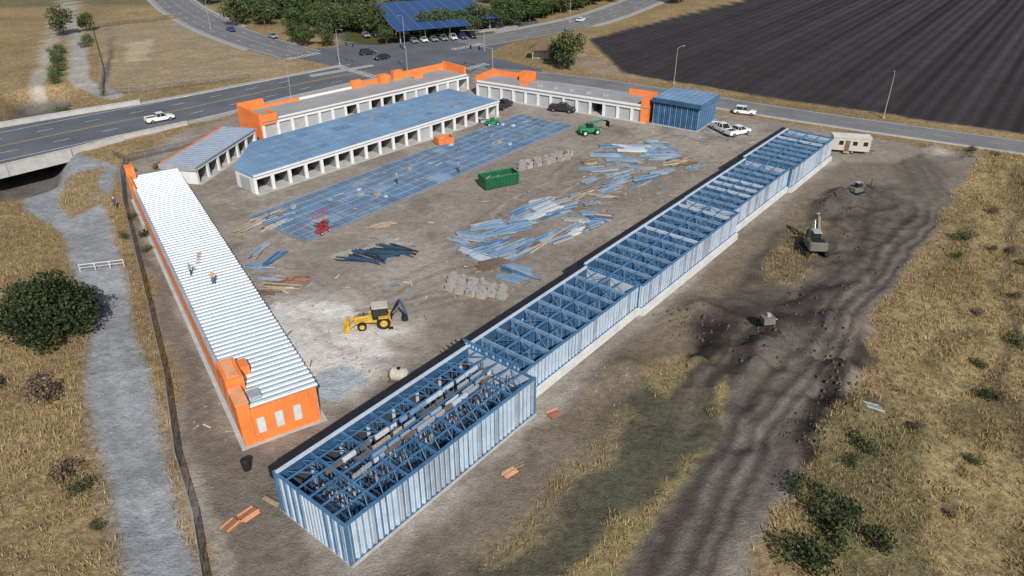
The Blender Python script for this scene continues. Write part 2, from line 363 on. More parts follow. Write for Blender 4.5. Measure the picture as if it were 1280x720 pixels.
def gidx(x,y):
    i=np.clip(np.searchsorted(xs,x),0,nx-1); j=np.clip(np.searchsorted(ys,y),0,ny-1); return j*nx+i
def gz(x,y): return float(Z[gidx(np.array([x]),np.array([y]))[0]])
def tri_cloud(name,verts,tris,lv,mat):
    me=bpy.data.meshes.new(name); me.vertices.add(len(verts)); me.vertices.foreach_set('co',verts.ravel())
    k=tris.shape[1]; me.loops.add(tris.size); me.loops.foreach_set('vertex_index',tris.ravel()); me.polygons.add(len(tris))
    me.polygons.foreach_set('loop_start',np.arange(len(tris))*k); me.polygons.foreach_set('loop_total',np.full(len(tris),k)); me.update()
    a=me.attributes.new('lv','FLOAT','POINT'); a.data.foreach_set('value',lv); me.materials.append(MATS[mat]); return me
def grass(name,n,box_,hmin,hmax,cut=.55):
    x=rng.uniform(box_[0],box_[1],n);y=rng.uniform(box_[2],box_[3],n); g=gidx(x,y)
    dens=ss((fbm(x,y,4,3)-.3)*3)
    k=(GR[g]>cut)&(rng.random(n)<.25+.75*dens)&(rd[g]<-1)&(FU[g]<.2); x=x[k];y=y[k];z=Z[g[k]]; n=len(x); nb=6
    lum=np.clip(COL[g[k],0]/.34,.35,1.1)
    hx=rng.uniform(hmin,hmax,n)*(.6+.8*fbm(x,y,6,5))
    V=np.empty((n,nb,3,3)); LV=np.empty((n,nb,3)); base=(rng.random(n)*.4+fbm(x,y,5,1)*.6)*lum
    for q in range(nb):
        th=rng.uniform(0,6.28,n); r=rng.uniform(0,.45,n); cx=x+np.cos(th)*r; cy=y+np.sin(th)*r; t2=rng.uniform(0,6.28,n); wd=rng.uniform(.03,.08,n)
        h=hx*rng.uniform(.5,1.1,n)
        V[:,q,0]=np.stack([cx-np.cos(t2)*wd,cy-np.sin(t2)*wd,z-.1],1);V[:,q,1]=np.stack([cx+np.cos(t2)*wd,cy+np.sin(t2)*wd,z-.1],1)
        V[:,q,2]=np.stack([cx+np.cos(th)*h*.5,cy+np.sin(th)*h*.5,z+h],1)
        LV[:,q,:]=np.clip(base+rng.uniform(-.15,.15,n),0,1)[:,None]
    V=V.reshape(-1,3); me=tri_cloud(name,V,np.arange(len(V)).reshape(-1,3),LV.ravel(),'straw')
    o=bpy.data.objects.new(name,me); S.collection.objects.link(o)
grass('dry_grass',75000,(-75,100,28,130),.2,.6)
grass('dry_grass',10000,(-110,110,100,215),.2,.5,.7)
# ------------------------------------------------------------------ roads
def resample(P,n):
    P=np.array(P,float); s=np.r_[0,np.cumsum(np.hypot(*np.diff(P,axis=0).T))]; q=np.linspace(0,s[-1],n)
    return np.stack([np.interp(q,s,P[:,0]),np.interp(q,s,P[:,1])],1)
def ribbon(mb,A,B,z,m,n=60,th=0):
    a=resample(A,n);b_=resample(B,n); i=len(mb.v)
    for k in range(n): mb.v+= [(a[k][0],a[k][1],z),(b_[k][0],b_[k][1],z)]
    for k in range(n-1): mb.f.append((i+2*k,i+2*k+2,i+2*k+3,i+2*k+1)); mb.m.append(m)
def smooth(P,it=2):
    P=[np.array(p,float) for p in P]
    for _ in range(it):
        Q=[P[0]]
        for i in range(len(P)-1): Q+= [P[i]*.75+P[i+1]*.25,P[i]*.25+P[i+1]*.75]
        P=Q+[P[-1]]
    return P
def offset(P,d):
    P=np.array(P); T=np.gradient(P,axis=0); T/=np.linalg.norm(T,axis=1)[:,None]; return P+np.stack([-T[:,1],T[:,0]],1)*d
def mark(mb,C,off,wd,z,m,dash=None):
    P=offset(smooth(C),off); s=np.r_[0,np.cumsum(np.hypot(*np.diff(P,axis=0).T))]; tot=s[-1]
    def at(q): return np.array([np.interp(q,s,P[:,0]),np.interp(q,s,P[:,1])])
    q=0; st=dash[0] if dash else 4
    while q<tot-1:
        a=at(q);c=at(min(q+st+(.02 if not dash else 0),tot)); d=c-a
        if np.hypot(*d)>.01:
            nrm=np.array([-d[1],d[0]])/np.hypot(*d)*wd/2
            mb.face([(*(a-nrm),z),(*(c-nrm),z),(*(c+nrm),z),(*(a+nrm),z)],m)
        q+=st+(dash[1] if dash else 0)
low=[(-140,66),(-115,94),(-90,121),(-83,129),(-77,137),(-68,146),(-60,156),(-52,166),(-41,178),(-30,187)]
up=[(-156,92),(-130,118),(-104,143),(-98,148),(-92,153),(-83,160),(-74,168),(-65,177),(-54,188),(-45,197)]
cen=[((a[0]+b_[0])/2,(a[1]+b_[1])/2) for a,b_ in zip(low,up)]
mb=MB(); ribbon(mb,low,up,.02,'asphalt',80)
mb.prism([(-41,178),(-30,187),(-8,187),(6,186),(8,193),(-6,208),(-6,216),(2,232),(-12,240),(-20,236),(-40,224),(-62,224),(-75,217),(-60,207),(-47,196.5)],-.3,.024,'asphalt')
mb.build('main_road')
mb=MB(); C1=[(-10,191),(12,184.5),(38,168),(54,156.5),(70,146.5),(97,131),(230,55)]; ribbon(mb,offset(smooth(C1),-4.6),offset(smooth(C1),4.6),.03,'asphalt_old',90); mb.build('frontage_road')
mb=MB(); C2=[(-14,226),(8,245),(30,268),(54,312),(200,560),(400,900)]; ribbon(mb,offset(smooth(C2),-7),offset(smooth(C2),7),.032,'asphalt_old',90); mb.build('avenue_road')
mb=MB(); C3=[(-60,211),(-80,230),(-106,261),(-140,312),(-308,618)]; ribbon(mb,offset(smooth(C3),-7),offset(smooth(C3),7),.034,'asphalt_old',90); mb.build('side_road')
mb=MB()
for o_ in (-.25,.25): mark(mb,cen,o_,.14,.026,'line_yellow')
mark(mb,cen,-9.3,.18,.026,'line_white'); mark(mb,cen,9.3,.18,.026,'line_white')
for o_ in (-4.6,4.6): mark(mb,cen,o_,.16,.026,'line_white',(3,6))
mark(mb,C1,0,.14,.036,'line_yellow',(3,6)); mark(mb,C1,-4,.14,.036,'line_white'); mark(mb,C1,4,.14,.036,'line_white')
for C,z in((C2,.038),(C3,.04)):
    mark(mb,C,0,.16,z,'line_yellow'); mark(mb,C,-3.4,.14,z,'line_white',(3,7)); mark(mb,C,3.4,.14,z,'line_white',(3,7)); mark(mb,C,6.4,.16,z,'line_white'); mark(mb,C,-6.4,.16,z,'line_white')
for (cx,cy,az,wd) in [(-39,189,135,18),(-9,197,40,9),(-13,222,45,12),(-59,209,40,12)]:
    F=Fr((cx,cy),az=math.radians(az))
    for k in range(int(wd/1.2)):
        a=-wd/2+k*1.2; mb.face([F.p(a,-1.3,.044),F.p(a+.4,-1.3,.044),F.p(a+.4,1.3,.044),F.p(a,1.3,.044)],'line_white')
mb.build('road_markings')
mb=MB()
def kerb(A,w0,w1,h,m,n=60):
    a=offset(resample(A,n),w0); c=offset(resample(A,n),w1)
    for k in range(n-1):
        j=jit()
        mb.hexa([(*a[k],-.1),(*a[k+1],-.1),(*c[k+1],-.1),(*c[k],-.1),(*a[k],h+j),(*a[k+1],h+j),(*c[k+1],h+j),(*c[k],h+j)],m)
kerb(low[4:],0,-.25,.16,'concrete'); kerb(low[4:],-.26,-2.2,.14,'sidewalk'); kerb(low[4:],-2.3,-3.0,.1,'rust_strip')
kerb(up[3:],0,.25,.16,'concrete'); kerb(up[3:],.26,1.9,.14,'sidewalk')
kerb([tuple(p) for p in offset(smooth(C1),-4.7)][3:],0,-.25,.15,'concrete')
kerb([tuple(p) for p in offset(smooth(C2),7.1)][4:],0,1.8,.15,'sidewalk'); kerb([tuple(p) for p in offset(smooth(C2),-7.1)][8:],0,-1.8,.15,'sidewalk')
kerb([tuple(p) for p in offset(smooth(C3),7.1)][4:],0,1.6,.15,'sidewalk'); kerb([tuple(p) for p in offset(smooth(C3),-7.1)][8:],0,-1.6,.15,'sidewalk')
mb.prism([(-52,186.5),(-38,198),(-37,197),(-51,185)],-.1,.18,'sidewalk')
mb.prism([(-12,243),(-3,249),(2,254),(1,256),(-6,251),(-14,245)],-.1,.2,'sidewalk')
mb.build('sidewalk')
B=empty('road_bridge',(-90,130)); mb=MB()
lo_=low[:6]; u_=up[:6]
for i in range(5):
    for (a,c,s_) in ((lo_[i],lo_[i+1],-1),(u_[i],u_[i+1],1)):
        F=Fr(a,to=c)
        l0,l1=(-2.4,-2.05) if s_<0 else (.3,.6)
        mb.fbox(F,0,F.len,l0,l1,-1.3,.95,'concrete'); mb.fbox(F,0,F.len,l0-.06,l1+.06,.95,1.07,'concrete')
        if s_<0: mb.fbox(F,0,F.len,-2.05,-.01,-1.0,.14,'sidewalk')
deck=[low[1],low[2],low[3],low[4],up[4],up[3],up[2],up[1]]
mb.prism(deck,-1.2,.0,'concrete_dk')
for (p,q) in (((-97,121),(-112,143)),((-80,135.5),(-93,156))):
    mb.beam((*p,-3),(*q,-3),.8,4.4,'concrete')
mb.build('deck',B)
def lamp(x,y,h=9,az=0,arm=2.4):
    mb=MB(); mb.cyl((0,0,0),(0,0,h),.11,.06,'pole_grey',8); mb.cyl((0,0,0),(0,0,.5),.2,.18,'concrete',10)
    mb.beam((0,0,h-.1),(arm*.5,0,h+.35),.07,.07,'pole_grey'); mb.beam((arm*.5,0,h+.35),(arm,0,h+.45),.07,.07,'pole_grey')
    mb.loft([(arm-.1,.1,.08,h+.38,h+.5),(arm+.2,.17,.12,h+.34,h+.52),(arm+.65,.1,.06,h+.38,h+.48)],'pole_grey')
    mb.build('street_lamp',loc=(x,y,0),rot=az_rot(az))
lamp(78.4,149.6,9,20,1.4);lamp(39.7,178,8.5,60,1.6);lamp(-46.5,198.5,9,135);lamp(-50.7,165,8,-50);lamp(-31.7,220,9,200);lamp(20,262,9,120);lamp(-100,250,9,120)
def signal(x,y,az):
    mb=MB(); mb.cyl((0,0,0),(0,0,6.2),.13,.09,'pole_grey',8); mb.beam((0,0,6),(7,0,6.3),.1,.1,'pole_grey')
    for a in (4,6.6):
        mb.box(a-.15,a+.15,-.15,.15,5.2,6.2,'black_membrane')
        for k,c in enumerate(('red_paint','line_yellow','green_paint')): mb.cyl((a,-.15,5.95-.3*k),(a,-.2,5.95-.3*k),.1,.1,c,8)
    mb.build('traffic_signal',loc=(x,y,0),rot=az_rot(az))
signal(-27,189,-20);signal(-47,200,130);signal(-8,215,-110);signal(-5,190,-60)
# ------------------------------------------------------------------ long steel frame building
def steel_building():
    E=empty('steel_frame_building',(10,80)); F=Fr((-12,36.3),az=math.radians(39))
    blocks=[(0,22.4,0,8.5,4.3,.12),(22.5,44.2,1.7,9.0,3.9,.95),(44.3,70.4,1.1,9.3,4.15,1.05),(70.5,92,2.1,9.6,3.95,1.0),(92.1,111.5,1.4,9.9,4.2,.9)]
    fl=MB(); wl=MB(); pt=MB(); rf=MB(); tr=MB()
    for bi,(a0,a1,l0,l1,h,pl) in enumerate(blocks):
        fl.fbox(F,a0-.1,a1+.1,l0-.25,l1+.3,-.5,.13,'concrete')
        if bi: fl.fbox(F,a0,a1,l0-.45,l0+.25,.1,pl,'tarp_white'); fl.fbox(F,a0+.1,a1-.1,l0+.3,l1-.3,.131,.14,'slab_blue')
        wl.fbox(F,a0,a1,l0+.10,l0+.14,pl,h-.15,'panel_pale')
        a=a0+.05
        while a<a1:
            r_=random.random()
            wl.fbox(F,a,a+.22,l0-.03,l0+.10,pl,h-.1,'galv' if r_<.25 else 'panel_pale')
            wl.fbox(F,a+.28,a+.44,l0+.02,l0+.10,pl,h-.1,'steel_blue' if r_<.55 else 'steel_lt')
            a+=.58
        wl.fbox(F,a0,a1,l0-.05,l0+.2,h-.15,h+.02,'steel_blue')
        wl.fbox(F,a0,a1,l0-.06,l0+.1,pl-.02,pl+.1,'steel_blue_dk')
        for ae,s_ in ((a0,-1),(a1,1)):
            top=h if not(bi==1 and s_<0) else 4.8
            wl.fbox(F,ae-(.02 if s_<0 else .06),ae+(.06 if s_<0 else .02),l0+.15,l1-.1,pl if bi else .12,top-.12,'panel_pale' if bi in(0,) or s_>0 else 'steel_blue')
            l=l0+.2
            while l<l1-.1:
                wl.fbox(F,ae-.1*(s_<0)-.0,ae+.1*(s_>0)+.03,l,l+.14,.13,top-.1,'panel_pale' if int(l*10)%3 else 'steel_blue')
                if bi==0: wl.fbox(F,ae-.06*(s_<0),ae+.06*(s_>0)+.03,l+.2,l+.3,.13,top-.1,'steel_blue' if int(l*7)%2 else 'steel_lt')
                l+=.44
            wl.fbox(F,ae-.12,ae+.12,l0-.02,l1,top-.12,top+.02,'steel_blue')
        a=a0+.02
        while a<a1-.3:
            wl.fbox(F,a,a+.35,l1-.25,l1-.02,.13,h-1.1,'panel_pale'); wl.fbox(F,a+.35,min(a+3,a1),l1-.2,l1-.15,.13,h-1.1,'dark_interior'); a+=3.0
        wl.fbox(F,a0,a1,l1-.28,l1+.02,h-1.1,h-.05,'steel_blue_dk')
        rf.fbox(F,a0-.02,a1+.05,l1-.02,l1+.85,h-1.0,h+.12,'black_membrane')
        rf.fbox(F,a0,a1,l1-.30,l1-.05,h-.05,h+.16,'panel_pale')
        mid=(l0+l1)/2+.2
        step=2.45 if bi else 3.2
        n=int((a1-a0)/step+.5); step=(a1-a0)/n
        for k in range(1,n):
            a=a0+k*step
            if bi:
                pt.fbox(F,a-.03,a+.03,l0+.2,l1-.3,.13,h-.5,'steel_blue')
                l=l0+.25
                while l<l1-.3: pt.fbox(F,a-.09,a-.03,l,l+.12,.13,h-.45,'steel_lt' if random.random()<.35 else 'steel_blue_dk'); l+=.6
                rf.fbox(F,a-.09,a+.09,l0+.15,l1-.2,h-.42,h-.02,'steel_lt' if random.random()<.8 else 'panel_pale')
            else:
                l=l0+.3
                while l<l1-.3: pt.fbox(F,a-.04,a+.04,l,l+.06,.13,h-.45,'steel_blue'); l+=.6
                pt.fbox(F,a-.05,a+.05,l0+.2,l1-.3,2.0,2.08,'steel_blue')
                rf.fbox(F,a-.09,a+.09,l0+.15,l1-.2,h-.3,h-.05,'steel_blue')
                m_=int((l1-l0)/1.2); dl=(l1-l0-.5)/m_
                for q in range(m_):
                    la=l0+.25+q*dl
                    rf.beam(F.p(a,la,h-.1 if q%2 else h-.95),F.p(a,la+dl,h-.95 if q%2 else h-.1),.05,.05,'steel_blue')
        if bi:
            pt.fbox(F,a0+.1,a1-.1,mid-.03,mid+.03,.13,h-.5,'steel_blue_dk')
            a=a0+.3
            while a<a1-.2: pt.fbox(F,a,a+.08,mid-.1,mid-.03,.13,h-.4,'steel_blue'); a+=.6
            rf.fbox(F,a0,a1,mid-.09,mid+.09,h-.2,h+.03,'steel_blue')
            for q in (.27,.75):
                l=l0+(l1-l0)*q; rf.fbox(F,a0+.05,a1-.05,l-.03,l+.03,h-.12,h+.01,'steel_blue')
            for k in range(n):
                for (x0,x1) in ((l0+.3,mid-.1),(mid+.1,l1-.3)):
                    aa=a0+k*step
                    if random.random()<.85:
                        rf.beam(F.p(aa+.1,x0,h-.3),F.p(aa+step-.1,x1,h-.3),.07,.07,'steel_lt')
                    if random.random()<.4: rf.beam(F.p(aa+.1,x1,h-.33),F.p(aa+step-.1,x0,h-.33),.05,.05,'steel_blue')
                    if random.random()<.4: tr.fbox(F,aa+.4,aa+random.uniform(1,2.0),x0+.3,x0+random.uniform(.8,2.4),.145,.145+random.uniform(.1,.6),random.choice(['wood','galv','concrete_dk','tarp_white']))
        else:
            for q in range(1,6):
                l=l0+(l1-l0)*q/6
                rf.fbox(F,a0+.1,a1-.1,l-.05,l+.05,h-.10,h+.04,'steel_blue')
            for k in range(14):
                a=a0+.8+k*1.55; rf.fbox(F,a-.04,a+.04,l0+.2,l1-.3,h-.5,h-.38,'steel_blue' if k%2 else 'steel_blue_dk')
                rf.beam(F.p(a,l0+.3,h-.2),F.p(a+1.3,l0+2.7,h-.2),.07,.07,'steel_lt'); rf.beam(F.p(a,l1-.5,h-.2),F.p(a+1.3,l1-2.5,h-.2),.07,.07,'steel_blue')
            for ll in (2.6,5.9):
                a=a0+.2
                while a<a1: pt.fbox(F,a,a+.06,ll-.04,ll+.04,.13,h-.5,'steel_blue_dk'); a+=.6
                pt.fbox(F,a0+.2,a1-.2,ll-.05,ll+.05,1.9,1.98,'steel_blue')
            for rowl,(sA,sB),ms in ((3.3,(3.5,20),['tarp_white','panel_pale','galv','wood_dark']),(3.75,(6,21),['galv','steel_lt','panel_pale']),(4.5,(5,21),['wood_dark','concrete_dk','wood','galv']),(5.3,(2.5,20.5),['tarp_white','steel_lt','panel_pale','wood_dark'])):
                a=sA
                while a<sB:
                    Ln=random.uniform(.4,2.0); tr.fbox(F,a,min(a+Ln,sB),rowl+random.uniform(-.05,.05),rowl+random.uniform(.1,.22),h-.25,h+random.uniform(.06,.13),random.choice(ms)); a+=Ln+random.uniform(.05,.6)
            for k in range(60):
                a=random.uniform(.6,21); l=random.uniform(.5,7.8); s1=random.uniform(.2,1.3); s2=random.uniform(.2,.9); z=.13
                tr.fbox(F,a,min(a+s1,22),l,l+s2,z,z+random.uniform(.1,1.0),random.choice(['wood_dark','concrete_dk','steel_blue_dk','dark_interior','concrete_dk','wood']))
    for a,l in ((0,0),(0,8.5),(22.4,0)): wl.fbox(F,a-.12,a+.12,l-.12,l+.12,.1,4.42,'steel_blue')
    for k in range(4): rf.beam(F.p(21+k*.6,8.6,3.9),F.p(21.4+k*.6,10.0+.3*random.random(),4.1),.1,.1,'black_membrane')
    fl.build('floor_slab',E); wl.build('walls',E); pt.build('partitions',E); rf.build('roof_framing',E); tr.build('stored_materials',E)
steel_building()
# ------------------------------------------------------------------ left building
def left_building():
    E=empty('storage_building',(-42,80)); F=Fr((-24,49.1),to=(-60.4,106.5)); Ln=67
    h=3.9; mb=MB(); rf=MB(); op=MB()
    mb.fbox(F,-.3,Ln+.3,-7.5,.4,-.4,.12,'concrete')
    mb.fbox(F,0,Ln,-.25,0,.1,1.0,'concrete'); mb.fbox(F,0,Ln,-.24,-.01,1.0,h+.25,'orange_sheathing')
    mb.fbox(F,0,Ln,-.30,.06,h+.25,h+.32,'galv')
    for k in range(1,28): mb.fbox(F,k*2.44-.015,k*2.44+.015,-.02,.004,1.0,h+.2,'orange_pale')
    mb.fbox(F,0,Ln,-7.0,-6.8,h-.9,h-.05,'orange_sheathing')
    k=0
    while k*3.05<Ln-.5:
        a=k*3.05; mb.fbox(F,a,a+.5,-7.02,-6.7,.12,h-.9,'white_paint'); mb.fbox(F,a+.5,min(a+3.05,Ln),-6.8,-6.75,.12,h-.9,'grey_door'); k+=1
    segs=[(0,1.3),(2.1,2.95),(3.75,4.6),(5.4,7.0)]
    for l0,l1 in segs: mb.fbox(F,-.02,.2,-l1,-l0,.12,2.75,'orange_sheathing')
    mb.fbox(F,-.02,.2,-7.0,0,2.752,h+.02,'orange_sheathing')
    for l0,l1 in ((1.3,2.1),(2.95,3.75),(4.6,5.4)):
        op.fbox(F,.05,.12,-l1,-l0,1.0,2.75,'tarp_white'); mb.fbox(F,-.019,.19,-l1,-l0,.11,1.0,'orange_sheathing')
        for q in (l0,l1-.05): op.fbox(F,-.04,.05,-q-.05,-q,1.0,2.75,'galv')
    for l in (1.2,2.4,3.6,4.8,6.0): mb.fbox(F,-.028,-.015,-l-.012,-l+.012,2.76,h,'orange_pale')
    mb.fbox(F,Ln-.2,Ln,-7,0,.1,h,'orange_sheathing')
    op.fbox(F,-.1,2.6,-1.0,.08,.9,h+.9,'orange_sheathing'); op.fbox(F,-.12,2.7,-1.05,.12,h+.9,h+.98,'orange_pale')
    op.fbox(F,3.0,6.6,-1.5,.10,h,h+1.6,'orange_sheathing'); op.fbox(F,3.3,6.3,-1.2,-.2,h+1.602,h+1.65,'orange_pale')
    op.fbox(F,5.2,6.6,-2.5,-1.5,h,h+1.1,'orange_sheathing')
    op.fbox(F,1.0,2.2,-2.4,-1.3,h+.1,h+.5,'galv')
    op.fbox(F,Ln-1.8,Ln,-1.1,.1,.9,h+2.0,'orange_sheathing'); op.fbox(F,Ln-7,Ln-1.8,-.3,.05,h+.3,h+.9,'orange_sheathing')
    rf.fbox(F,.2,Ln-.2,-7.25,-.3,h-.06,h+.02,'roof_pan_shade')
    a=.3
    while a<Ln-.4:
        d=random.uniform(-.02,.02)
        rf.hexa([F.p(a,-7.3+d,h+.02),F.p(a+.42,-7.3+d,h+.02),F.p(a+.42,-.31,h+.02),F.p(a,-.31,h+.02),F.p(a+.06,-7.3+d,h+.12),F.p(a+.34,-7.3+d,h+.12),F.p(a+.34,-.31,h+.12),F.p(a+.06,-.31,h+.12)],'roof_white'); a+=.76
    for k in range(5):
        rf.fbox(F,30+k*.8,30.4+k*.8,-3.2-.2*k,-2.7-.2*k,h+.12,h+.25,random.choice(['wood','galv','tarp_white']))
    mb.build('walls',E); rf.build('roof',E); op.build('parapets_and_openings',E)
left_building()
# ------------------------------------------------------------------ generic storage rows
def row(name,p0,p1,D,h,roofm,frame='white_paint',shut=.5,wall='concrete',roofpoly=None,sp=3.05,seams=None,orange=None):
    F=Fr(p0,to=p1); Ln=F.len; c=F.p(Ln/2,D/2,0); E=empty(name,(c.x,c.y)); mb=MB(); dr=MB(); rf=MB()
    mb.fbox(F,-.2,Ln+.2,-.6,D+.3 if roofpoly is None else 5,-.3,.1,'concrete')
    n=int(Ln/sp); sp=Ln/n
    for k in range(n+1):
        a=k*sp; mb.fbox(F,a-.28,a+.28,0,.3,.1,h-.62,frame)
        if 0<k<n: mb.fbox(F,a-.04,a+.04,.31,D-.25 if roofpoly is None or k>3 else 5,.1,h-.35,'concrete_dk')
    mb.fbox(F,-.28,Ln+.28,-.04,.26,h-.62,h-.02,frame)
    a0=-.25
    if roofpoly is None:
        mb.fbox(F,0,Ln,D-.2,D,.1,h-.05,wall); mb.fbox(F,a0,a0+.2,.3,D,.1,h-.05,frame)
    else:
        mb.fbox(F,8.6,Ln,D-.2,D,.1,h-.05,wall); mb.fbox(F,a0,a0+.2,.3,5.5,.1,h-.05,frame)
        mb.fbox(F,a0-.03,a0+.01,1.2,4.2,.1,h-.6,'grey_door')
        G_=Fr(F.xy(-.15,5.6),to=F.xy(8.5,15)); mb.fbox(G_,0,G_.len,-.2,0,.1,h-.05,frame)
        q=.8
        while q<G_.len-2.4: mb.fbox(G_,q,q+2.2,-.02,.02,.1,h-.7,'dark_interior'); q+=3
    mb.fbox(F,Ln+.05,Ln+.25,.3,D,.1,h-.05,frame)
    for k in range(n):
        if random.random()<shut: dr.fbox(F,k*sp+.28,(k+1)*sp-.28,.34,.38,.1,h-.62,'grey_door')
        else: dr.fbox(F,k*sp+.05,(k+1)*sp-.05,min(4,D*.45),min(4,D*.45)+.1,.1,h-.4,'dark_interior')
    if roofpoly is None: rf.fbox(F,-.35,Ln+.35,-.25,D+.1,h,h+.16,roofm)
    else: rf.prism(roofpoly,h,h+.16,roofm)
    if seams: seams(rf,F,Ln,D,h)
    if orange: orange(mb,F,Ln,D,h)
    mb.build('walls',E); dr.build('doors',E); rf.build('roof',E)
def midseams(rf,F,Ln,D,h):
    k=0
    while k*.75<Ln:
        a=k*.75; rf.fbox(F,a,a+.05,.1,D-.2 if a>8.5 else 5.8+a*1.0,h+.16,h+.195,'deck_blue2' if k%4 else 'slab_blue_lt'); k+=1
    for l in (2.5,5,7.5,10,12.5): rf.fbox(F,3 if l<8 else 9,Ln-.5,l-.04,l+.04,h+.16,h+.205,'slab_blue_lt')
    rf.fbox(F,-.3,Ln+.3,-.3,.05,h-.02,h+.22,'white_paint')
    for k in range(34):
        a=random.uniform(9,Ln-6); l=random.uniform(1,D-3); rf.fbox(F,a,a+random.uniform(1,5),l,l+random.uniform(.8,2.4),h+.162,h+.172+.0006*k,random.choice(['deck_blue2','slab_blue_lt','deck_blue']))
Fm=Fr((-41,108),to=(-3,151))
row('storage_building',(-41,108),(-3,151),15,3.1,'deck_blue',shut=.15,seams=midseams,
    roofpoly=[Fm.xy(-.4,-.3),Fm.xy(Fm.len+.4,-.3),Fm.xy(Fm.len+.4,15.2),Fm.xy(8.5,15.2),Fm.xy(-.4,5.6)])
def backorange(mb,F,Ln,D,h):
    mb.fbox(F,-.5,5,D-.4,D+.1,.1,h+2.0,'orange_sheathing'); mb.fbox(F,-.6,-.1,0,D,.1,h+1.6,'orange_sheathing')
    mb.fbox(F,-.5,3.0,-.1,.35,h-.6,h+1.3,'orange_sheathing'); mb.fbox(F,3,3.4,.4,4,h,h+1.1,'orange_sheathing')
    mb.fbox(F,5,13,D-.4,D,h,h+.7,'orange_sheathing')
    mb.fbox(F,13,26,D-.4,D,h,h+.6,'white_paint')
    mb.fbox(F,26,28.5,D-.5,D+.1,h,h+1.8,'orange_sheathing'); mb.fbox(F,26,35,D-.4,D,h,h+1.1,'orange_sheathing'); mb.fbox(F,33,35.5,D-1.5,D+.1,h,h+1.9,'orange_sheathing')
    mb.fbox(F,37,39.5,D-1.2,D,h,h+2.2,'orange_sheathing'); mb.fbox(F,39.5,Ln,D-.3,D,h,h+1.5,'orange_sheathing'); mb.fbox(F,Ln-.3,Ln+.3,1.0,D,h-.5,h+1.9,'orange_sheathing')
    mb.fbox(F,41,43.5,D-3.5,D-3.2,h,h+1.2,'orange_sheathing')
    mb.fbox(F,3.4,Ln-.4,-.15,.15,h+.17,h+.42,'white_paint')
row('storage_building',(-48,136),(-10.5,173),9,3.3,'roof_grey',shut=.7,orange=backorange)
def brorange(mb,F,Ln,D,h):
    mb.fbox(F,0,10,D-.4,D,h,h+1.3,'orange_sheathing'); mb.fbox(F,-.4,.1,0,D,h-.3,h+1.5,'orange_sheathing'); mb.fbox(F,8,11,D-2.5,D,h+.2,h+2.1,'orange_sheathing'); mb.fbox(F,10,12,2,2.4,h,h+.8,'orange_sheathing')
    mb.fbox(F,Ln-7,Ln-.5,D-.4,D,h,h+1.3,'orange_sheathing'); mb.fbox(F,Ln-1.2,Ln+.3,-.1,D*.6,.1,h+1.7,'orange_sheathing'); mb.fbox(F,0,Ln-1.3,-.2,.1,h+.165,h+.5,'white_paint')
    for k in range(5): mb.fbox(F,14+k*4,15+k*4,3,4,h+.17,h+.6,'galv')
row('storage_building',(-8,167),(27.6,146.3),8,3.2,'roof_grey',shut=.85,orange=brorange)
def smseams(rf,F,Ln,D,h):
    k=0
    while k*.9<Ln: rf.fbox(F,k*.9,k*.9+.08,-.2,D,h+.16,h+.23,'galv'); k+=1
    rf.fbox(F,-.45,Ln+.4,D+.1,D+.3,h-.5,h+.3,'orange_sheathing'); rf.fbox(F,-.5,-.36,-.2,D+.1,h-.6,h+.25,'galv')
row('storage_building',(-52,112.5),(-48.6,132.5),6.2,3.0,'roof_small',shut=.2,seams=smseams)
# ------------------------------------------------------------------ blue slab
F=Fr((-28.8,90.3),to=(12.7,143.6)); E=empty('foundation_slab',(-12,120)); mb=MB(); Ln=F.len; D=13.8
mb.fbox(F,0,Ln,0,D,-.2,.1,'concrete_dk'); mb.fbox(F,.3,Ln-.3,.3,D-.3,.1,.16,'slab_blue')
for k in range(120):
    a=random.uniform(.5,Ln-7); l=random.uniform(.5,D-3.4); z=.165+.0012*k; mb.fbox(F,a,a+random.uniform(1.5,5.5),l,l+random.choice((1.2,2.4,.6,3)),.15,z,random.choice(['slab_blue_lt','slab_blue','slab_blue','deck_blue2']))
mb.build('slab',E); mb=MB()
for k in range(int(Ln/.8)+1): mb.fbox(F,k*.8+.1,k*.8+.15,.3,D-.3,.2,.33,'slab_blue_lt' if k%3==0 else 'deck_blue2')
for l in np.arange(.3,D,1.9): mb.fbox(F,.3,Ln-.3,l,l+.06,.2,.34,'slab_blue_lt')
for k in range(36):
    a=random.uniform(.5,Ln-3);l=random.uniform(.5,D-2); mb.beam(F.p(a,l,.38),F.p(a+random.uniform(-2,3),l+random.uniform(-.5,2),.40),.1,.06,random.choice(['galv','panel_pale','steel_blue','wood']))
for k in range(12):
    a=random.uniform(.5,Ln-3);l=random.uniform(.5,D-2); mb.fbox(F,a,a+random.uniform(.4,1.1),l,l+random.uniform(.3,.8),.2,random.uniform(.4,.9),random.choice(['galv','panel_pale','steel_blue_dk','tarp_white','wood']))
mb.build('floor_framing',E)
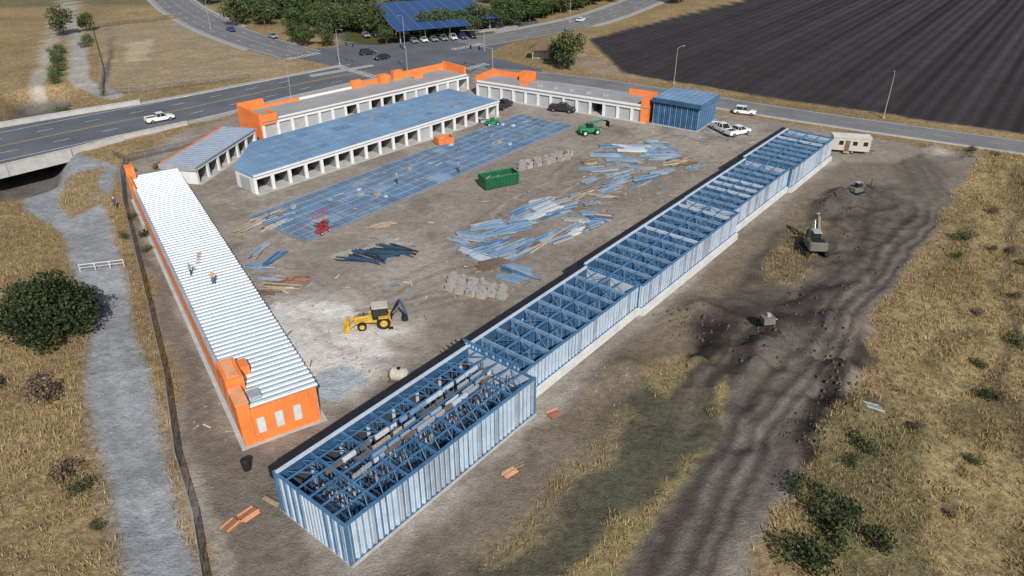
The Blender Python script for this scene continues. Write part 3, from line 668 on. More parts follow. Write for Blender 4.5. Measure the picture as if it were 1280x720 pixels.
# ------------------------------------------------------------------ blue corner building
E=empty('office_building_frame',(36,147)); F=Fr((29,146),to=(37,140.5)); mb=MB(); W_=F.len; D=9.6; h=5.4
mb.fbox(F,-.2,W_+.2,-.3,D+.3,-.3,.12,'concrete')
for k in range(int(W_/.4)+1):
    a=k*.4
    for l in (0,D): mb.fbox(F,a,a+.1,l-.06,l+.06,.1,h-.3,'steel_blue' if k%3 else 'steel_lt')
for k in range(int(D/.4)+1):
    l=k*.4
    for a in (0,W_): mb.fbox(F,a-.06,a+.06,l,l+.1,.1,h-.3,'steel_blue' if k%3 else 'steel_lt')
mb.fbox(F,.08,W_-.08,.07,.1,.1,h-1.6,'steel_blue_dk'); mb.fbox(F,.08,.1,.1,D,.1,h-1,'deck_blue2'); mb.fbox(F,W_-.1,W_-.08,.1,D,.1,h-1,'deck_blue2'); mb.fbox(F,.08,W_-.08,D-.1,D-.07,.1,h-1,'deck_blue')
mb.fbox(F,-.3,W_+.3,-.3,D+.3,h-.3,h-.05,'steel_blue'); mb.fbox(F,-.25,W_+.25,-.25,D+.25,h-.05,h,'deck_blue')
for k in range(8): mb.fbox(F,k*W_/7-.1,k*W_/7+.02,-.2,D+.2,h,h+.1,'slab_blue_lt')
for k in range(6): mb.fbox(F,-.2,W_+.2,k*D/5-.05,k*D/5+.05,h,h+.12,'deck_blue2')
mb.fbox(F,-.35,W_+.35,-.4,-.28,h-.8,h+.05,'steel_blue_dk'); mb.fbox(F,W_+.3,W_+.42,-.3,D+.3,h-.8,h+.05,'steel_blue')
mb.build('frame',E)
# ------------------------------------------------------------------ fences
def fence(P,h,screen,name='chain_link_fence',sp=3.0,post='pole_grey'):
    P=[tuple(p) for p in P]; mb=MB()
    for i in range(len(P)-1):
        F=Fr(P[i],to=P[i+1]); n=max(1,int(F.len/sp))
        for k in range(n):
            a=k*F.len/n; q=F.p(a,0,0); q2=F.p(a+F.len/n,0,0); z0=gz(q.x,q.y); z1=gz(q2.x,q2.y)
            mb.cyl((q.x,q.y,z0-.1),(q.x,q.y,z0+h+.05),.035,.035,post,6)
            mb.beam((q.x,q.y,z0+h),(q2.x,q2.y,z1+h),.04,.04,post)
            if screen:
                for s_ in range(12):
                    zz=.08+s_*(h-.1)/12; mb.beam((q.x,q.y,z0+zz),(q2.x,q2.y,z1+zz),.012,screen*(h/12),'fence_screen')
    mb.build(name)
fence([(-68.5,122),(-66,115),(-59.5,102),(-46.5,79),(-34.5,57.5),(-29,46.5),(-25,40),(-20,30)],1.8,.24)
fence([(-95,167),(-106,190),(-140,251),(-121,267)],1.5,.12); fence([(-95,166),(-66,184)],1.5,.1)
fence([(-73,126),(-69,123),(-62,130),(-55,140)],1.5,.2)
mb=MB()
for x in (-56,-54.3,-52.6,-51): mb.cyl((x,82+(x+56)*.3,0),(x,82+(x+56)*.3,1.1),.05,.05,'white_paint',6)
mb.beam((-56,82,1.05),(-51,83.5,1.05),.07,.07,'white_paint'); mb.beam((-56,82,.6),(-51,83.5,.6),.05,.05,'white_paint'); mb.build('gate',loc=(0,0,gz(-53,83)))
# ------------------------------------------------------------------ trees
def leafcloud(lobes,n,size,mat,name,trunk=None,seed=0):
    r=np.random.default_rng(seed); vol=np.array([l[3]*l[4]*l[5] for l in lobes])**.7; pk=r.choice(len(lobes),n,p=vol/vol.sum())
    Lb=np.array(lobes); c=Lb[pk,:3]; R=Lb[pk,3:6]
    d=r.normal(size=(n,3)); d/=np.linalg.norm(d,axis=1)[:,None]; rad=r.random(n)**.35
    lump=1+.22*np.sin(d[:,0]*5+pk)*np.cos(d[:,2]*6+pk*2)
    p=c+d*R*(rad*lump)[:,None]; p[:,2]=np.maximum(p[:,2],.1)
    nrm=d*.6+r.normal(size=(n,3))*.7; nrm/=np.linalg.norm(nrm,axis=1)[:,None]
    a=np.cross(nrm,r.normal(size=(n,3))); a/=np.linalg.norm(a,axis=1)[:,None]; b_=np.cross(nrm,a); s_=(size*r.uniform(.5,1.3,n))[:,None]
    V=np.stack([p-a*s_,p-b_*s_*.6,p+a*s_,p+b_*s_*.6],1).reshape(-1,3)
    lv=np.clip(.15+.45*rad**2+r.uniform(-.25,.35,n)+.25*np.sin(pk*2.4),0,1); lv=np.repeat(lv,4)  # inner leaves darker: crown shade put into the colour, plus random leaf variation
    me=tri_cloud(name,V,np.arange(len(V)).reshape(-1,4),lv,mat)
    if trunk:
        mb=MB(); h,rr=trunk; mb.cyl((0,0,-.3),(0,0,h*.5),rr,rr*.7,'bark',8)
        for k in range(6):
            l=lobes[k%len(lobes)]; mb.cyl((0,0,h*(.3+.04*k)),(l[0]*.8,l[1]*.8,l[2]),rr*.55,rr*.15,'bark',6)
        tm=mb.mesh('t'); o1=bpy.data.objects.new('x',me); o2=bpy.data.objects.new('y',tm); S.collection.objects.link(o1);S.collection.objects.link(o2)
        with bpy.context.temp_override(active_object=o1,selected_editable_objects=[o1,o2],object=o1,selected_objects=[o1,o2]): bpy.ops.object.join()
        me=o1.data; bpy.data.objects.remove(o1)
    return me
def mklobes(n,R,H0,H1,rl,r):
    L_=[]
    for i in range(n):
        t=r.random()*6.28; q=math.sqrt(r.random())*R; z=H0+(H1-H0)*r.random()*(1-.35*q/R); s_=rl*r.uniform(.7,1.2); L_.append((q*math.cos(t),q*math.sin(t),z,s_,s_,s_*.8))
    return L_
TV=[]
for i in range(4):
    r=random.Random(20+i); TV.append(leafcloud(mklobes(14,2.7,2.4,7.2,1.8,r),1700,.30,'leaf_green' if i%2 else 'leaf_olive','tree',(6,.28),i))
def inst(name,me,x,y,s,z=None):
    o=bpy.data.objects.new(name,me); S.collection.objects.link(o); o.location=(x,y,(gz(x,y) if z is None else z)); o.rotation_euler=(0,0,random.uniform(0,6.28)); o.scale=(s*random.uniform(.9,1.1),s*random.uniform(.9,1.1),s*random.uniform(.9,1.1)); return o
TL=[(-104,259,.6),(-88.5,244.5,.75),(-61.5,222,.9),(-55,221,.9),(-66,228,.7),(-85,275,1.2),(-52.6,247,1.1),(-43.8,242,1.1),(-2.7,207,1.15),(14.7,193,1.2),(12,198,.8),(-142,238,1.1),(-139,246,.8),(-38,226,.8),(-33,226,.75)]
for k in range(46):
    yy=random.uniform(238,300); TL.append((random.uniform(-96,-52) if yy>250 else random.uniform(-72,-46),yy,random.uniform(.9,1.4)))
C2s=resample(smooth(C2)[:int(len(smooth(C2))*.75)],60)
for k in range(0,30):
    for d in (10,15,20,26):
        p=offset(C2s,d)[k]; TL.append((p[0]+random.uniform(-2,2),p[1]+random.uniform(-2,2),random.uniform(.9,1.3)))
for k in range(46): TL.append((random.uniform(-140,80),random.uniform(298,350),random.uniform(1.1,1.6)))
for x,y,s_ in TL:
    rr=sdpoly(np.array([x]),np.array([y]),MAINROAD)[0]
    if rr>-1.0: continue
    if FU[gidx(np.array([x]),np.array([y]))[0]]>.5: continue
    if -42<x<-4 and 226<y<276 and s_>.85 : continue
    inst('tree',random.choice(TV),x,y,s_)
for (x,y,s_) in [(-27,239,1.0),(-22,241,1.15),(-16,242,1.1),(-11,246,1.2),(-5,250,1.15),(1,255,1.1),(6,262,1.2),(-13,240,.8)]: inst('tree',random.choice(TV),x,y,s_)
BL=[(0,0,2.4,3.4,3.2,2.4),(2.6,.6,2.2,2.6,2.6,2.1),(-2.7,.3,2.1,2.5,2.6,2.0),(.6,2.3,2.8,2.6,2.4,2.1),(-.8,-2.3,1.9,2.6,2.5,1.8),(1.8,-1.8,2.0,2.4,2.3,1.8),(-.8,1.2,4.0,2.2,2.2,1.6),(1.2,0,4.2,2.0,2.0,1.5),(3.6,-1.0,1.6,1.7,1.7,1.4),(-3.8,-1.0,1.4,1.6,1.6,1.3),(-2.0,2.4,2.4,2,2,1.6)]
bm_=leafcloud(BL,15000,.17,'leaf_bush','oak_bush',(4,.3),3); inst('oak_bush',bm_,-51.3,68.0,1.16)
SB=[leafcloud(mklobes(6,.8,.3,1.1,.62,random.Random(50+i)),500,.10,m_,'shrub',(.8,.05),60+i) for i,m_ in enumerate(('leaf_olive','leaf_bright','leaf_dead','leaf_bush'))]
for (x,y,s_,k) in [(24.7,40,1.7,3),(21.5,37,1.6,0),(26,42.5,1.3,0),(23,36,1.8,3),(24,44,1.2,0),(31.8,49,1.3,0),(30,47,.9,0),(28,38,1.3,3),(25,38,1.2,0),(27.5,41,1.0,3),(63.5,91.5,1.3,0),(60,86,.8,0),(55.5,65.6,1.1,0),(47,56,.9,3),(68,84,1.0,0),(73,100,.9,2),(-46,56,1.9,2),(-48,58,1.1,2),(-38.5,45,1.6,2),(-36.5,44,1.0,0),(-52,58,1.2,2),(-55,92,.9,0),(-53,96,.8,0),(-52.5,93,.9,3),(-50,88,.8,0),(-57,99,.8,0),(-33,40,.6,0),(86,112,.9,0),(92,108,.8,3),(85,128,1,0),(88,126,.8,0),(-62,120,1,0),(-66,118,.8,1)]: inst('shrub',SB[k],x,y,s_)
for (x0,y0,x1,y1,n) in [(-133,218,-123,199,7),(-118,190,-112,178,3),(-106,168,-101,156,5),(-131,231,-127,222,3)]:
    for k in range(n):
        t=k/(n-1); inst('hedge_shrub',SB[k%2],x0+(x1-x0)*t,y0+(y1-y0)*t,random.uniform(1.3,2.1))
for k in range(60):
    x=random.uniform(32,100); y=random.uniform(34,115)
    g=gidx(np.array([x]),np.array([y]))[0]
    if rg[g]<.9 : continue
    inst('shrub',SB[random.choice((0,3,2,2))],x,y,random.uniform(.3,.85))
# ------------------------------------------------------------------ vehicles
def wheel(mb,x,y,r,wd,s_,hub='chrome'):
    y0=y; y1=y-s_*wd; mb.cyl((x,y0,r),(x,y1,r),r,r,'tire',16); mb.cyl((x,y0+s_*.015,r),(x,y0-s_*.02,r),r*.55,r*.55,hub,12)
def car(x,y,az,col,kind='suv',name='parked_car'):
    mb=MB()
    if kind=='pickup':
        L_=5.7; hw=.98
        mb.loft([(-2.85,hw-.05,hw-.08,.55,1.05),(-2.6,hw,hw-.04,.42,1.12),(.9,hw,hw-.04,.40,1.14),(2.2,hw-.02,hw-.12,.42,1.12),(2.8,hw-.14,hw-.22,.5,.95)],col)
        mb.loft([(-.75,hw-.1,hw-.28,1.1,1.80),(-.6,hw-.1,hw-.28,1.1,1.84),(.7,hw-.1,hw-.28,1.1,1.84),(1.45,hw-.12,hw-.2,1.1,1.2)],'glass_dark')
        mb.box(-.62,.68,-hw+.3,hw-.3,1.82,1.88,col)
        for s_ in (-1,1):
            for xx in (-.68,.05): mb.beam((xx,s_*(hw-.11),1.12),(xx,s_*(hw-.27),1.84),.09,.05,col)
            mb.beam((1.42,s_*(hw-.14),1.14),(.7,s_*(hw-.28),1.84),.07,.06,col)
            mb.box(-2.75,-.85,s_*(hw-.1)-.04,s_*(hw-.1)+.04,1.1,1.32,col)
            mb.box(1.0,1.15,s_*(hw+.08)-.09,s_*(hw+.08)+.09,1.12,1.28,col)
        mb.box(-2.8,-2.72,-hw+.12,hw-.12,1.1,1.32,col); mb.box(-2.7,-.85,-hw+.15,hw-.15,1.13,1.15,'dark_interior'); mb.box(-.85,-.78,-hw+.12,hw-.12,1.1,1.32,col)
        wx=(-1.75,1.8); wr=.4
    else:
        L_=4.7; hw=.92; rt=1.72 if kind=='suv' else 1.42; bk=-2.0 if kind=='suv' else -1.5
        mb.loft([(-2.32,hw-.1,hw-.14,.5,.95),(-2.1,hw,hw-.06,.32,1.0),(1.0,hw,hw-.06,.30,1.0),(1.9,hw-.03,hw-.16,.34,.9),(2.35,hw-.18,hw-.26,.4,.72)],col)
        mb.loft([(bk-.2,hw-.12,hw-.2,.95,1.05),(bk+.1,hw-.1,hw-.27,.95,rt-.04),(.2,hw-.1,hw-.25,.95,rt-.02),(1.15,hw-.14,hw-.2,.95,1.02)],'glass_dark')
        mb.box(bk+.12,.2,-hw+.28,hw-.28,rt-.05,rt+.02,col)
        for s_ in (-1,1):
            mb.beam((1.1,s_*(hw-.14),.98),(.2,s_*(hw-.25),rt-.02),.07,.06,col)
            for xx in (-.45,bk+.15): mb.beam((xx,s_*(hw-.09),.98),(xx,s_*(hw-.25),rt-.02),.09,.05,col)
            mb.box(.8,.95,s_*(hw+.07)-.08,s_*(hw+.07)+.08,.98,1.1,col)
        wx=(-1.4,1.45); wr=.34
    for xx in wx:
        for s_ in (-1,1): wheel(mb,xx,s_*(hw+.01),wr,.25,s_)
    fx=L_/2
    for s_ in (-1,1):
        mb.box(fx-.2,fx-.02,s_*.62-.14,s_*.62+.14,.68,.82,'tarp_white'); mb.box(-fx-.0,-fx+.12,s_*.72-.1,s_*.72+.1,.72,.95,'red_paint')
    mb.box(fx-.15,fx+.03,-.45,.45,.5,.66,'black_membrane'); mb.box(fx-.12,fx+.06,-.8,.8,.36,.47,'black_membrane'); mb.box(-fx-.05,-fx+.1,-.8,.8,.42,.54,'black_membrane')
    mb.build(name,loc=(x,y,gz(x,y)+.03),rot=az_rot(az))
car(-73.4,147.6,48,'car_white','pickup','pickup_truck'); car(-75,235,140,'car_silver','sedan','car'); car(-41,211,60,'car_black','suv','car'); car(-36,205,225,'car_black','sedan','car')
car(42,140.5,160,'car_white','pickup','pickup_truck'); car(44.6,138.6,62,'car_white','pickup','pickup_truck'); car(50,152.8,112,'car_white','suv','car'); car(10.9,154.5,110,'car_black','pickup','pickup_truck'); car(-1.8,157.5,30,'car_black','pickup','pickup_truck')
car(24,264,30,'car_white','sedan','car'); car(-92,246,-40,'car_blue','sedan','car')
for k in range(14): car(-46+k*2.9,236+k*1.3,155,random.choice(['car_white','car_silver','car_black','car_blue','car_red']),random.choice(['suv','sedan']))
for k in range(7): car(-30+k*2.9,228+k*1.2,155,random.choice(['car_white','car_silver','car_black','car_blue']),random.choice(['suv','sedan']))
def backhoe(x,y,az):
    mb=MB(); Yp='yellow_paint'
    for s_ in (-1,1): wheel(mb,-1.1,s_*1.12,.78,.45,s_,Yp); wheel(mb,1.35,s_*1.0,.52,.32,s_,Yp)
    mb.loft([(-1.9,.5,.5,.6,1.2),(-.2,.5,.5,.6,1.25),(.2,.48,.46,.65,1.6),(1.9,.46,.42,.7,1.5),(2.15,.42,.36,.75,1.35)],Yp)
    mb.box(1.0,1.1,.25,.32,1.5,2.1,'black_membrane'); mb.box(.5,1.7,-.3,.3,1.6,1.63,'machine_grey')
    mb.box(-1.6,.1,-.62,.62,1.1,1.35,'black_membrane')
    mb.loft([(-1.55,.66,.6,1.3,2.55),(-.1,.66,.6,1.3,2.55),(.15,.62,.58,1.3,2.2)],'glass_dark'); mb.box(-1.7,.1,-.72,.72,2.56,2.70,'beige')
    for xx in (-1.6,-.7,.02):
        for s_ in (-1,1): mb.beam((xx,s_*.68,1.3),(xx,s_*.64,2.58),.08,.08,'black_membrane')
    for s_ in (-1,1):
        mb.beam((.2,s_*.62,1.55),(2.0,s_*.62,.95),.14,.26,Yp); mb.beam((2.0,s_*.62,.98),(2.75,s_*.62,.45),.13,.22,Yp); mb.beam((.9,s_*.6,.8),(1.9,s_*.6,.75),.08,.08,'chrome')
        mb.box(-1.9,-1.7,s_*.9-.1,s_*.9+.1,.25,1.3,Yp); mb.box(-2.1,-1.6,s_*1.05-.22,s_*1.05+.22,.02,.12,'black_membrane'); mb.box(-1.65,-.55,s_*1.0-.25,s_*1.0+.25,1.5,1.62,Yp)
    for P_ in [((2.75,.1),(3.45,.08)),((2.7,.1),(2.68,.8)),((2.68,.8),(3.05,.95))]:
        (xa,za),(xb,zb)=P_; mb.hexa([(xa,-1.1,za),(xa,1.1,za),(xb,1.1,zb),(xb,-1.1,zb),(xa+.04,-1.1,za+.07),(xa+.04,1.1,za+.07),(xb+.04,1.1,zb+.07),(xb+.04,-1.1,zb+.07)],Yp)
    for s_ in (-1,1): mb.hexa([(2.7,s_*1.1-.03,.1),(3.4,s_*1.1-.03,.1),(3.4,s_*1.1+.03,.1),(2.7,s_*1.1+.03,.1),(2.7,s_*1.1-.03,.85),(3.0,s_*1.1-.03,.9),(3.0,s_*1.1+.03,.9),(2.7,s_*1.1+.03,.85)],Yp)
    mb.beam((-1.9,0,.9),(-2.7,.1,2.5),.22,.34,'black_membrane'); mb.beam((-2.7,.1,2.5),(-3.1,.12,3.1),.2,.32,'black_membrane'); mb.beam((-3.1,.12,3.1),(-3.7,.15,1.2),.2,.26,'steel_blue_dk'); mb.beam((-2.2,.3,1.6),(-3.2,.32,2.7),.09,.09,'chrome')
    mb.hexa([(-3.9,-.25,.5),(-3.2,-.25,.6),(-3.2,.55,.6),(-3.9,.55,.5),(-3.8,-.25,1.25),(-3.4,-.25,1.25),(-3.4,.55,1.25),(-3.8,.55,1.25)],'black_membrane')
    mb.build('backhoe_loader',loc=(x,y,gz(x,y)),rot=az_rot(az))
backhoe(-15.8,69.4,-102)
def excavator(x,y,az,s_=1,body='machine_grey'):
    mb=MB()
    for q in (-1,1):
        pr=[(-1.5,.25),(-1.25,.05),(1.25,.05),(1.5,.25),(1.5,.45),(1.25,.65),(-1.25,.65),(-1.5,.45)]; i=len(mb.v); n=8
        for yy in (q*1.05-.22,q*1.05+.22): mb.v+=[(a,yy,c) for a,c in pr]
        for k in range(n): mb.f.append((i+k,i+(k+1)%n,i+n+(k+1)%n,i+n+k)); mb.m.append('tire')
        mb.f.append(tuple(i+k for k in range(n)));mb.m.append('tire'); mb.f.append(tuple(i+n+k for k in range(n-1,-1,-1)));mb.m.append('tire')
        for k in range(5): mb.cyl((-1.1+k*.55,q*1.27+.02*q,.3),(-1.1+k*.55,q*1.28+.05*q,.3),.16,.16,'concrete_dk',8)
    mb.cyl((0,0,.6),(0,0,.85),.6,.6,'black_membrane',14)
    mb.loft([(-1.55,.9,.8,.9,1.75),(-1.3,1.05,1.0,.85,1.85),(-.1,1.05,1.0,.85,1.75),(.9,1.0,.98,.85,1.25)],body)
    mb.loft([(-.35,.42,.38,1.2,2.55),(.75,.42,.36,1.1,2.5),(.98,.4,.3,1.1,1.9)],'glass_dark'); mb.box(-.4,.75,-.45,.45,2.52,2.6,'galv')
    mb.box(-1.3,-.5,-.7,.7,1.84,1.9,'black_membrane')
    mb.beam((.8,-.6,1.1),(2.2,-.6,3.4),.28,.36,body); mb.beam((2.2,-.6,3.4),(3.5,-.6,3.0),.26,.32,body); mb.beam((3.5,-.6,3.0),(3.8,-.6,1.0),.22,.26,body); mb.beam((1.2,-.35,1.0),(2.3,-.35,2.9),.1,.1,'chrome'); mb.beam((2.5,-.6,3.7),(3.4,-.6,3.35),.1,.1,'chrome')
    mb.hexa([(3.3,-1.0,.1),(3.9,-1.0,.2),(3.9,-.2,.2),(3.3,-.2,.1),(3.5,-1.0,1.0),(4.0,-1.0,1.0),(4.0,-.2,1.0),(3.5,-.2,1.0)],'black_membrane')
    o=mb.build('excavator',loc=(x,y,gz(x,y)+.05),rot=az_rot(az)); o.scale=(s_,)*3
excavator(41.0,87.4,5,1.2); excavator(55.2,107.8,60,.8,'machine_grey')
def telehandler(x,y,az,s_=1):
    mb=MB(); G_='green_paint'
    for q in (-1,1):
        for xx in (-1.4,1.4): wheel(mb,xx,q*1.15,.6,.42,q,'tarp_white')
    mb.loft([(-2.3,.7,.6,.6,1.4),(-1.2,.75,.7,.55,1.5),(1.6,.7,.6,.55,1.3),(2.2,.55,.5,.6,1.1)],G_)
    mb.loft([(-.6,.4,.36,1.3,2.4),(.5,.4,.36,1.3,2.4),(.8,.38,.34,1.3,1.9)],'glass_dark'); mb.box(-.65,.6,-.42,.42,2.4,2.48,G_)
    mb.beam((-2.0,.72,1.6),(3.4,.72,2.5),.3,.34,G_); mb.beam((3.2,.72,2.45),(4.4,.5,2.2),.2,.24,'black_membrane')
    mb.box(4.2,4.3,-.6,.9,1.2,2.4,'black_membrane'); mb.box(4.3,5.4,-.35,-.22,1.2,1.26,'black_membrane'); mb.box(4.3,5.4,.5,.63,1.2,1.26,'black_membrane')
    for q in (-1,1): mb.box(-2.0,-.9,q*1.0-.3,q*1.0+.3,1.25,1.33,G_); mb.box(.9,2.0,q*1.0-.3,q*1.0+.3,1.25,1.33,G_)
    o=mb.build('telehandler',loc=(x,y,gz(x,y)),rot=az_rot(az)); o.scale=(s_,)*3
telehandler(15.3,139,70,.95); telehandler(-4,144.8,-110,.65)
def scissor(x,y,az,h=2.4):
    mb=MB()
    for q in (-1,1):
        for xx in (-.75,.75): wheel(mb,xx,q*.6,.25,.16,q,'tarp_white')
    mb.box(-1.1,1.1,-.48,.48,.25,.6,'red_paint')
    n=3
    for k in range(n):
        z0=.62+k*(h-.7)/n; z1=.62+(k+1)*(h-.7)/n
        for q in (-.35,.35): mb.beam((-.9,q,z0),(.9,q,z1),.06,.08,'red_paint'); mb.beam((.9,q,z0),(-.9,q,z1),.06,.08,'red_paint')
    mb.box(-1.15,1.15,-.55,.55,h-.05,h+.03,'galv')
    for xx in (-1.1,0,1.1):
        for q in (-.52,.52): mb.cyl((xx,q,h),(xx,q,h+1.1),.025,.025,'red_paint',6)
    for z in (h+.55,h+1.1):
        for q in (-.52,.52): mb.beam((-1.1,q,z),(1.1,q,z),.04,.04,'red_paint')
        for xx in (-1.1,1.1): mb.beam((xx,-.52,z),(xx,.52,z),.04,.04,'red_paint')
    mb.build('scissor_lift',loc=(x,y,gz(x,y)+.2),rot=az_rot(az))
scissor(-27.2,93.6,30,2.2)
def dumpster(x,y,az,L_=6,W2=1.2,h=1.7,c='green_dark',top=None,name='dumpster'):
    mb=MB(); mb.box(-L_/2,L_/2,-W2,W2,.15,.25,c)
    for q in (-1,1):
        mb.box(-L_/2,L_/2,q*W2-.04,q*W2+.04,.2,h,c)
        k=-L_/2+.1
        while k<L_/2: mb.box(k,k+.1,q*(W2+.07)-.05,q*(W2+.07)+.05,.2,h-.05,c); k+=.62
        mb.box(-L_/2-.02,L_/2+.02,q*(W2+.03)-.08,q*(W2+.03)+.08,h-.02,h+.1,'green_paint' if c=='green_dark' else c)
        mb.box(q*L_/2-.04,q*L_/2+.04,-W2,W2,.2,h,c); mb.box(q*L_/2-.07,q*L_/2+.07,-W2,W2,h,h+.09,c)
    mb.box(-L_/2+.06,L_/2-.06,-W2+.06,W2-.06,.3,h*.55,'wood_dark')
    for k in range(14):
        a=random.uniform(-L_/2+.5,L_/2-.9); q=random.uniform(-W2+.3,W2-.5); mb.beam((a,q,h*.6),(a+random.uniform(-.4,.9),q+random.uniform(-.3,.4),h*.6+random.uniform(0,.5)),.2,.1,random.choice(['tarp_white','wood','block_grey','wood_dark']))
    mb.build(name,loc=(x,y,0),rot=az_rot(az))
dumpster(-2.2,112.2,62,6.2,1.3,2.0); dumpster(-13,133.2,60,3.2,1.0,1.3,'orange_paint',name='skip_container')
def trailer(x,y,az,L_=6.5):
    mb=MB(); mb.box(-L_/2,L_/2,-1.25,1.25,.6,3.0,'beige'); mb.box(-L_/2-.1,L_/2+.1,-1.35,1.35,3.0,3.12,'tarp_white'); mb.beam((L_/2,0,.5),(L_/2+1.2,0,.45),.12,.12,'black_membrane')
    for a in (-2.2,.2,2.0):
        for q in (-1.26,1.26): mb.box(a,a+.8,q-.02,q+.02,1.6,2.4,'glass_dark'); mb.box(a-.06,a+.86,q-.012,q+.012,1.54,2.46,'tarp_white')
    mb.box(-1.1,-.3,-1.3,-1.25,.65,2.5,'brown_roof'); mb.box(-1.2,-.2,-1.9,-1.3,.3,.5,'wood')
    for q in (-1,1):
        for a in (-.5,.4): wheel(mb,a,q*1.2,.36,.22,q)
    k=-L_/2+.3
    while k<L_/2: mb.box(k,k+.04,-1.265,1.265,.62,2.98,'beige'); k+=.5
    mb.build('office_trailer',loc=(x,y,gz(x,y)),rot=az_rot(az))
trailer(62.5,128.6,103)
mb=MB(); mb.cyl((-.7,0,1.15),(.7,0,1.15),.7,.7,'beige',18); mb.cyl((-.95,0,1.15),(-.7,0,1.15),.4,.7,'beige',18); mb.cyl((.7,0,1.15),(.95,0,1.15),.7,.4,'beige',18); mb.cyl((0,0,1.8),(0,0,1.95),.2,.2,'black_membrane',10)
mb.box(-1.1,1.1,-.5,.5,.3,.42,'wood_dark'); mb.beam((1.1,0,.36),(2.0,0,.36),.1,.1,'wood_dark')
for q in (-1,1): wheel(mb,0,q*.85,.32,.2,q)
mb.build('water_tank_trailer',loc=(-11.4,58.6,gz(-11.4,58.6)),rot=az_rot(100))
mb=MB(); mb.cyl((0,0,.1),(0,0,1.15),.34,.42,'black_membrane',14); mb.cyl((0,0,1.15),(0,0,1.28),.45,.3,'black_membrane',14); mb.box(-.2,.2,.3,.36,.5,.8,'tarp_white'); mb.build('trash_can',loc=(-23,46.3,0))
mb=MB()
for a in (-3,3):
    for c in (-2,2): mb.cyl((a,c,0),(a,c,2.8),.15,.15,'beige',8)
i=len(mb.v); mb.v+=[(-4,-3,2.7),(4,-3,2.7),(4,3,2.7),(-4,3,2.7),(-1.5,0,4.3),(1.5,0,4.3)]
for f_ in ((0,1,5,4),(1,2,5),(2,3,4,5),(3,0,4),(3,2,1,0)): mb.f.append(tuple(i+k for k in f_)); mb.m.append('brown_roof')
mb.box(-2.9,2.9,-.1,1.9,0,1.9,'beige'); mb.build('shelter',loc=(9,206,0),rot=az_rot(100))
e=Vector((.9,.43,0))
for k in range(6):
    o_=Vector((-34,222,0))+Vector((-.30,1,0))*k*8.2; F=Fr((o_.x,o_.y),to=(o_.x+e.x,o_.y+e.y)); mb=MB(); Ln=36 if k else 24
    mb.hexa([F.p(0,0,4.2),F.p(Ln,0,4.2),F.p(Ln,7,5),F.p(0,7,5),F.p(0,0,4.3),F.p(Ln,0,4.3),F.p(Ln,7,5.1),F.p(0,7,5.1)],'solar')
    for a in np.arange(0,Ln+.1,4): mb.hexa([F.p(a,0,4.3),F.p(a+.06,0,4.3),F.p(a+.06,7,5.1),F.p(a,7,5.1),F.p(a,0,4.32),F.p(a+.06,0,4.32),F.p(a+.06,7,5.12),F.p(a,7,5.12)],'galv')
    for a in np.arange(2,Ln,8): mb.beam(F.p(a,3.5,0),F.p(a,3.5,4.6),.3,.3,'pole_grey',up=(1,0,0))
    mb.build('solar_canopy')
# ------------------------------------------------------------------ material stacks
def stack(name,x,y,az,L_,n,wd,h,mats,spread=.0,mess=.06):
    mb=MB(); lay=max(1,int(h/.14))
    for q in (-L_*.3,L_*.3): mb.box(q-.05,q+.05,-wd/2,wd/2,0,.1,'wood_dark')
    base=random.choice(mats)
    for j in range(lay):
        for i in range(n):
            yy=-wd/2+wd*(i+.5)/n+random.uniform(-mess,mess)*.5; dx=random.uniform(-1,1)*mess*4; zz=.17+j*.13; t_=random.uniform(-1,1)*mess*.6
            mb.beam((-L_/2+dx,yy-t_,zz),(L_/2+dx,yy+t_,zz),wd/n*.8,.11,base if random.random()<.6 else random.choice(mats))
    mb.build(name,loc=(x,y,gz(x,y)-.03),rot=az_rot(az))
ST=['steel_blue','galv','steel_lt','steel_lt','deck_blue','galv']; WD=['wood','wood','wood_dark','beige']; WH=['tarp_white','panel_pale','galv']; DK=['pipe_dark','pipe_dark','steel_blue_dk']
for k in range(9): stack('steel_beam_pile',-20.5+k*.65,85.2+k*.45+random.uniform(-.4,.4),random.choice((120,128,112,60,100)),random.uniform(3,5),3,.7,random.uniform(.2,.5),DK,mess=.35)
def block_pallet(x,y,az):
    mb=MB(); mb.box(-.6,.6,-.5,.5,0,.12,'wood')
    for i in range(3):
        for j in range(2):
            for k in range(random.choice((2,3,4))): mb.box(-.58+i*.4,-.2+i*.4,-.45+j*.46,-.02+j*.46,.13+k*.21,.33+k*.21,'block_grey')
    mb.build('concrete_block_pallet',loc=(x,y,gz(x,y)-.02),rot=az_rot(az))
for k in range(16): block_pallet(-7.5+(k%6)*1.25+random.uniform(-.2,.2),80.3-(k%6)*.65-(k//6)*1.4+random.uniform(-.2,.2),random.uniform(110,130))
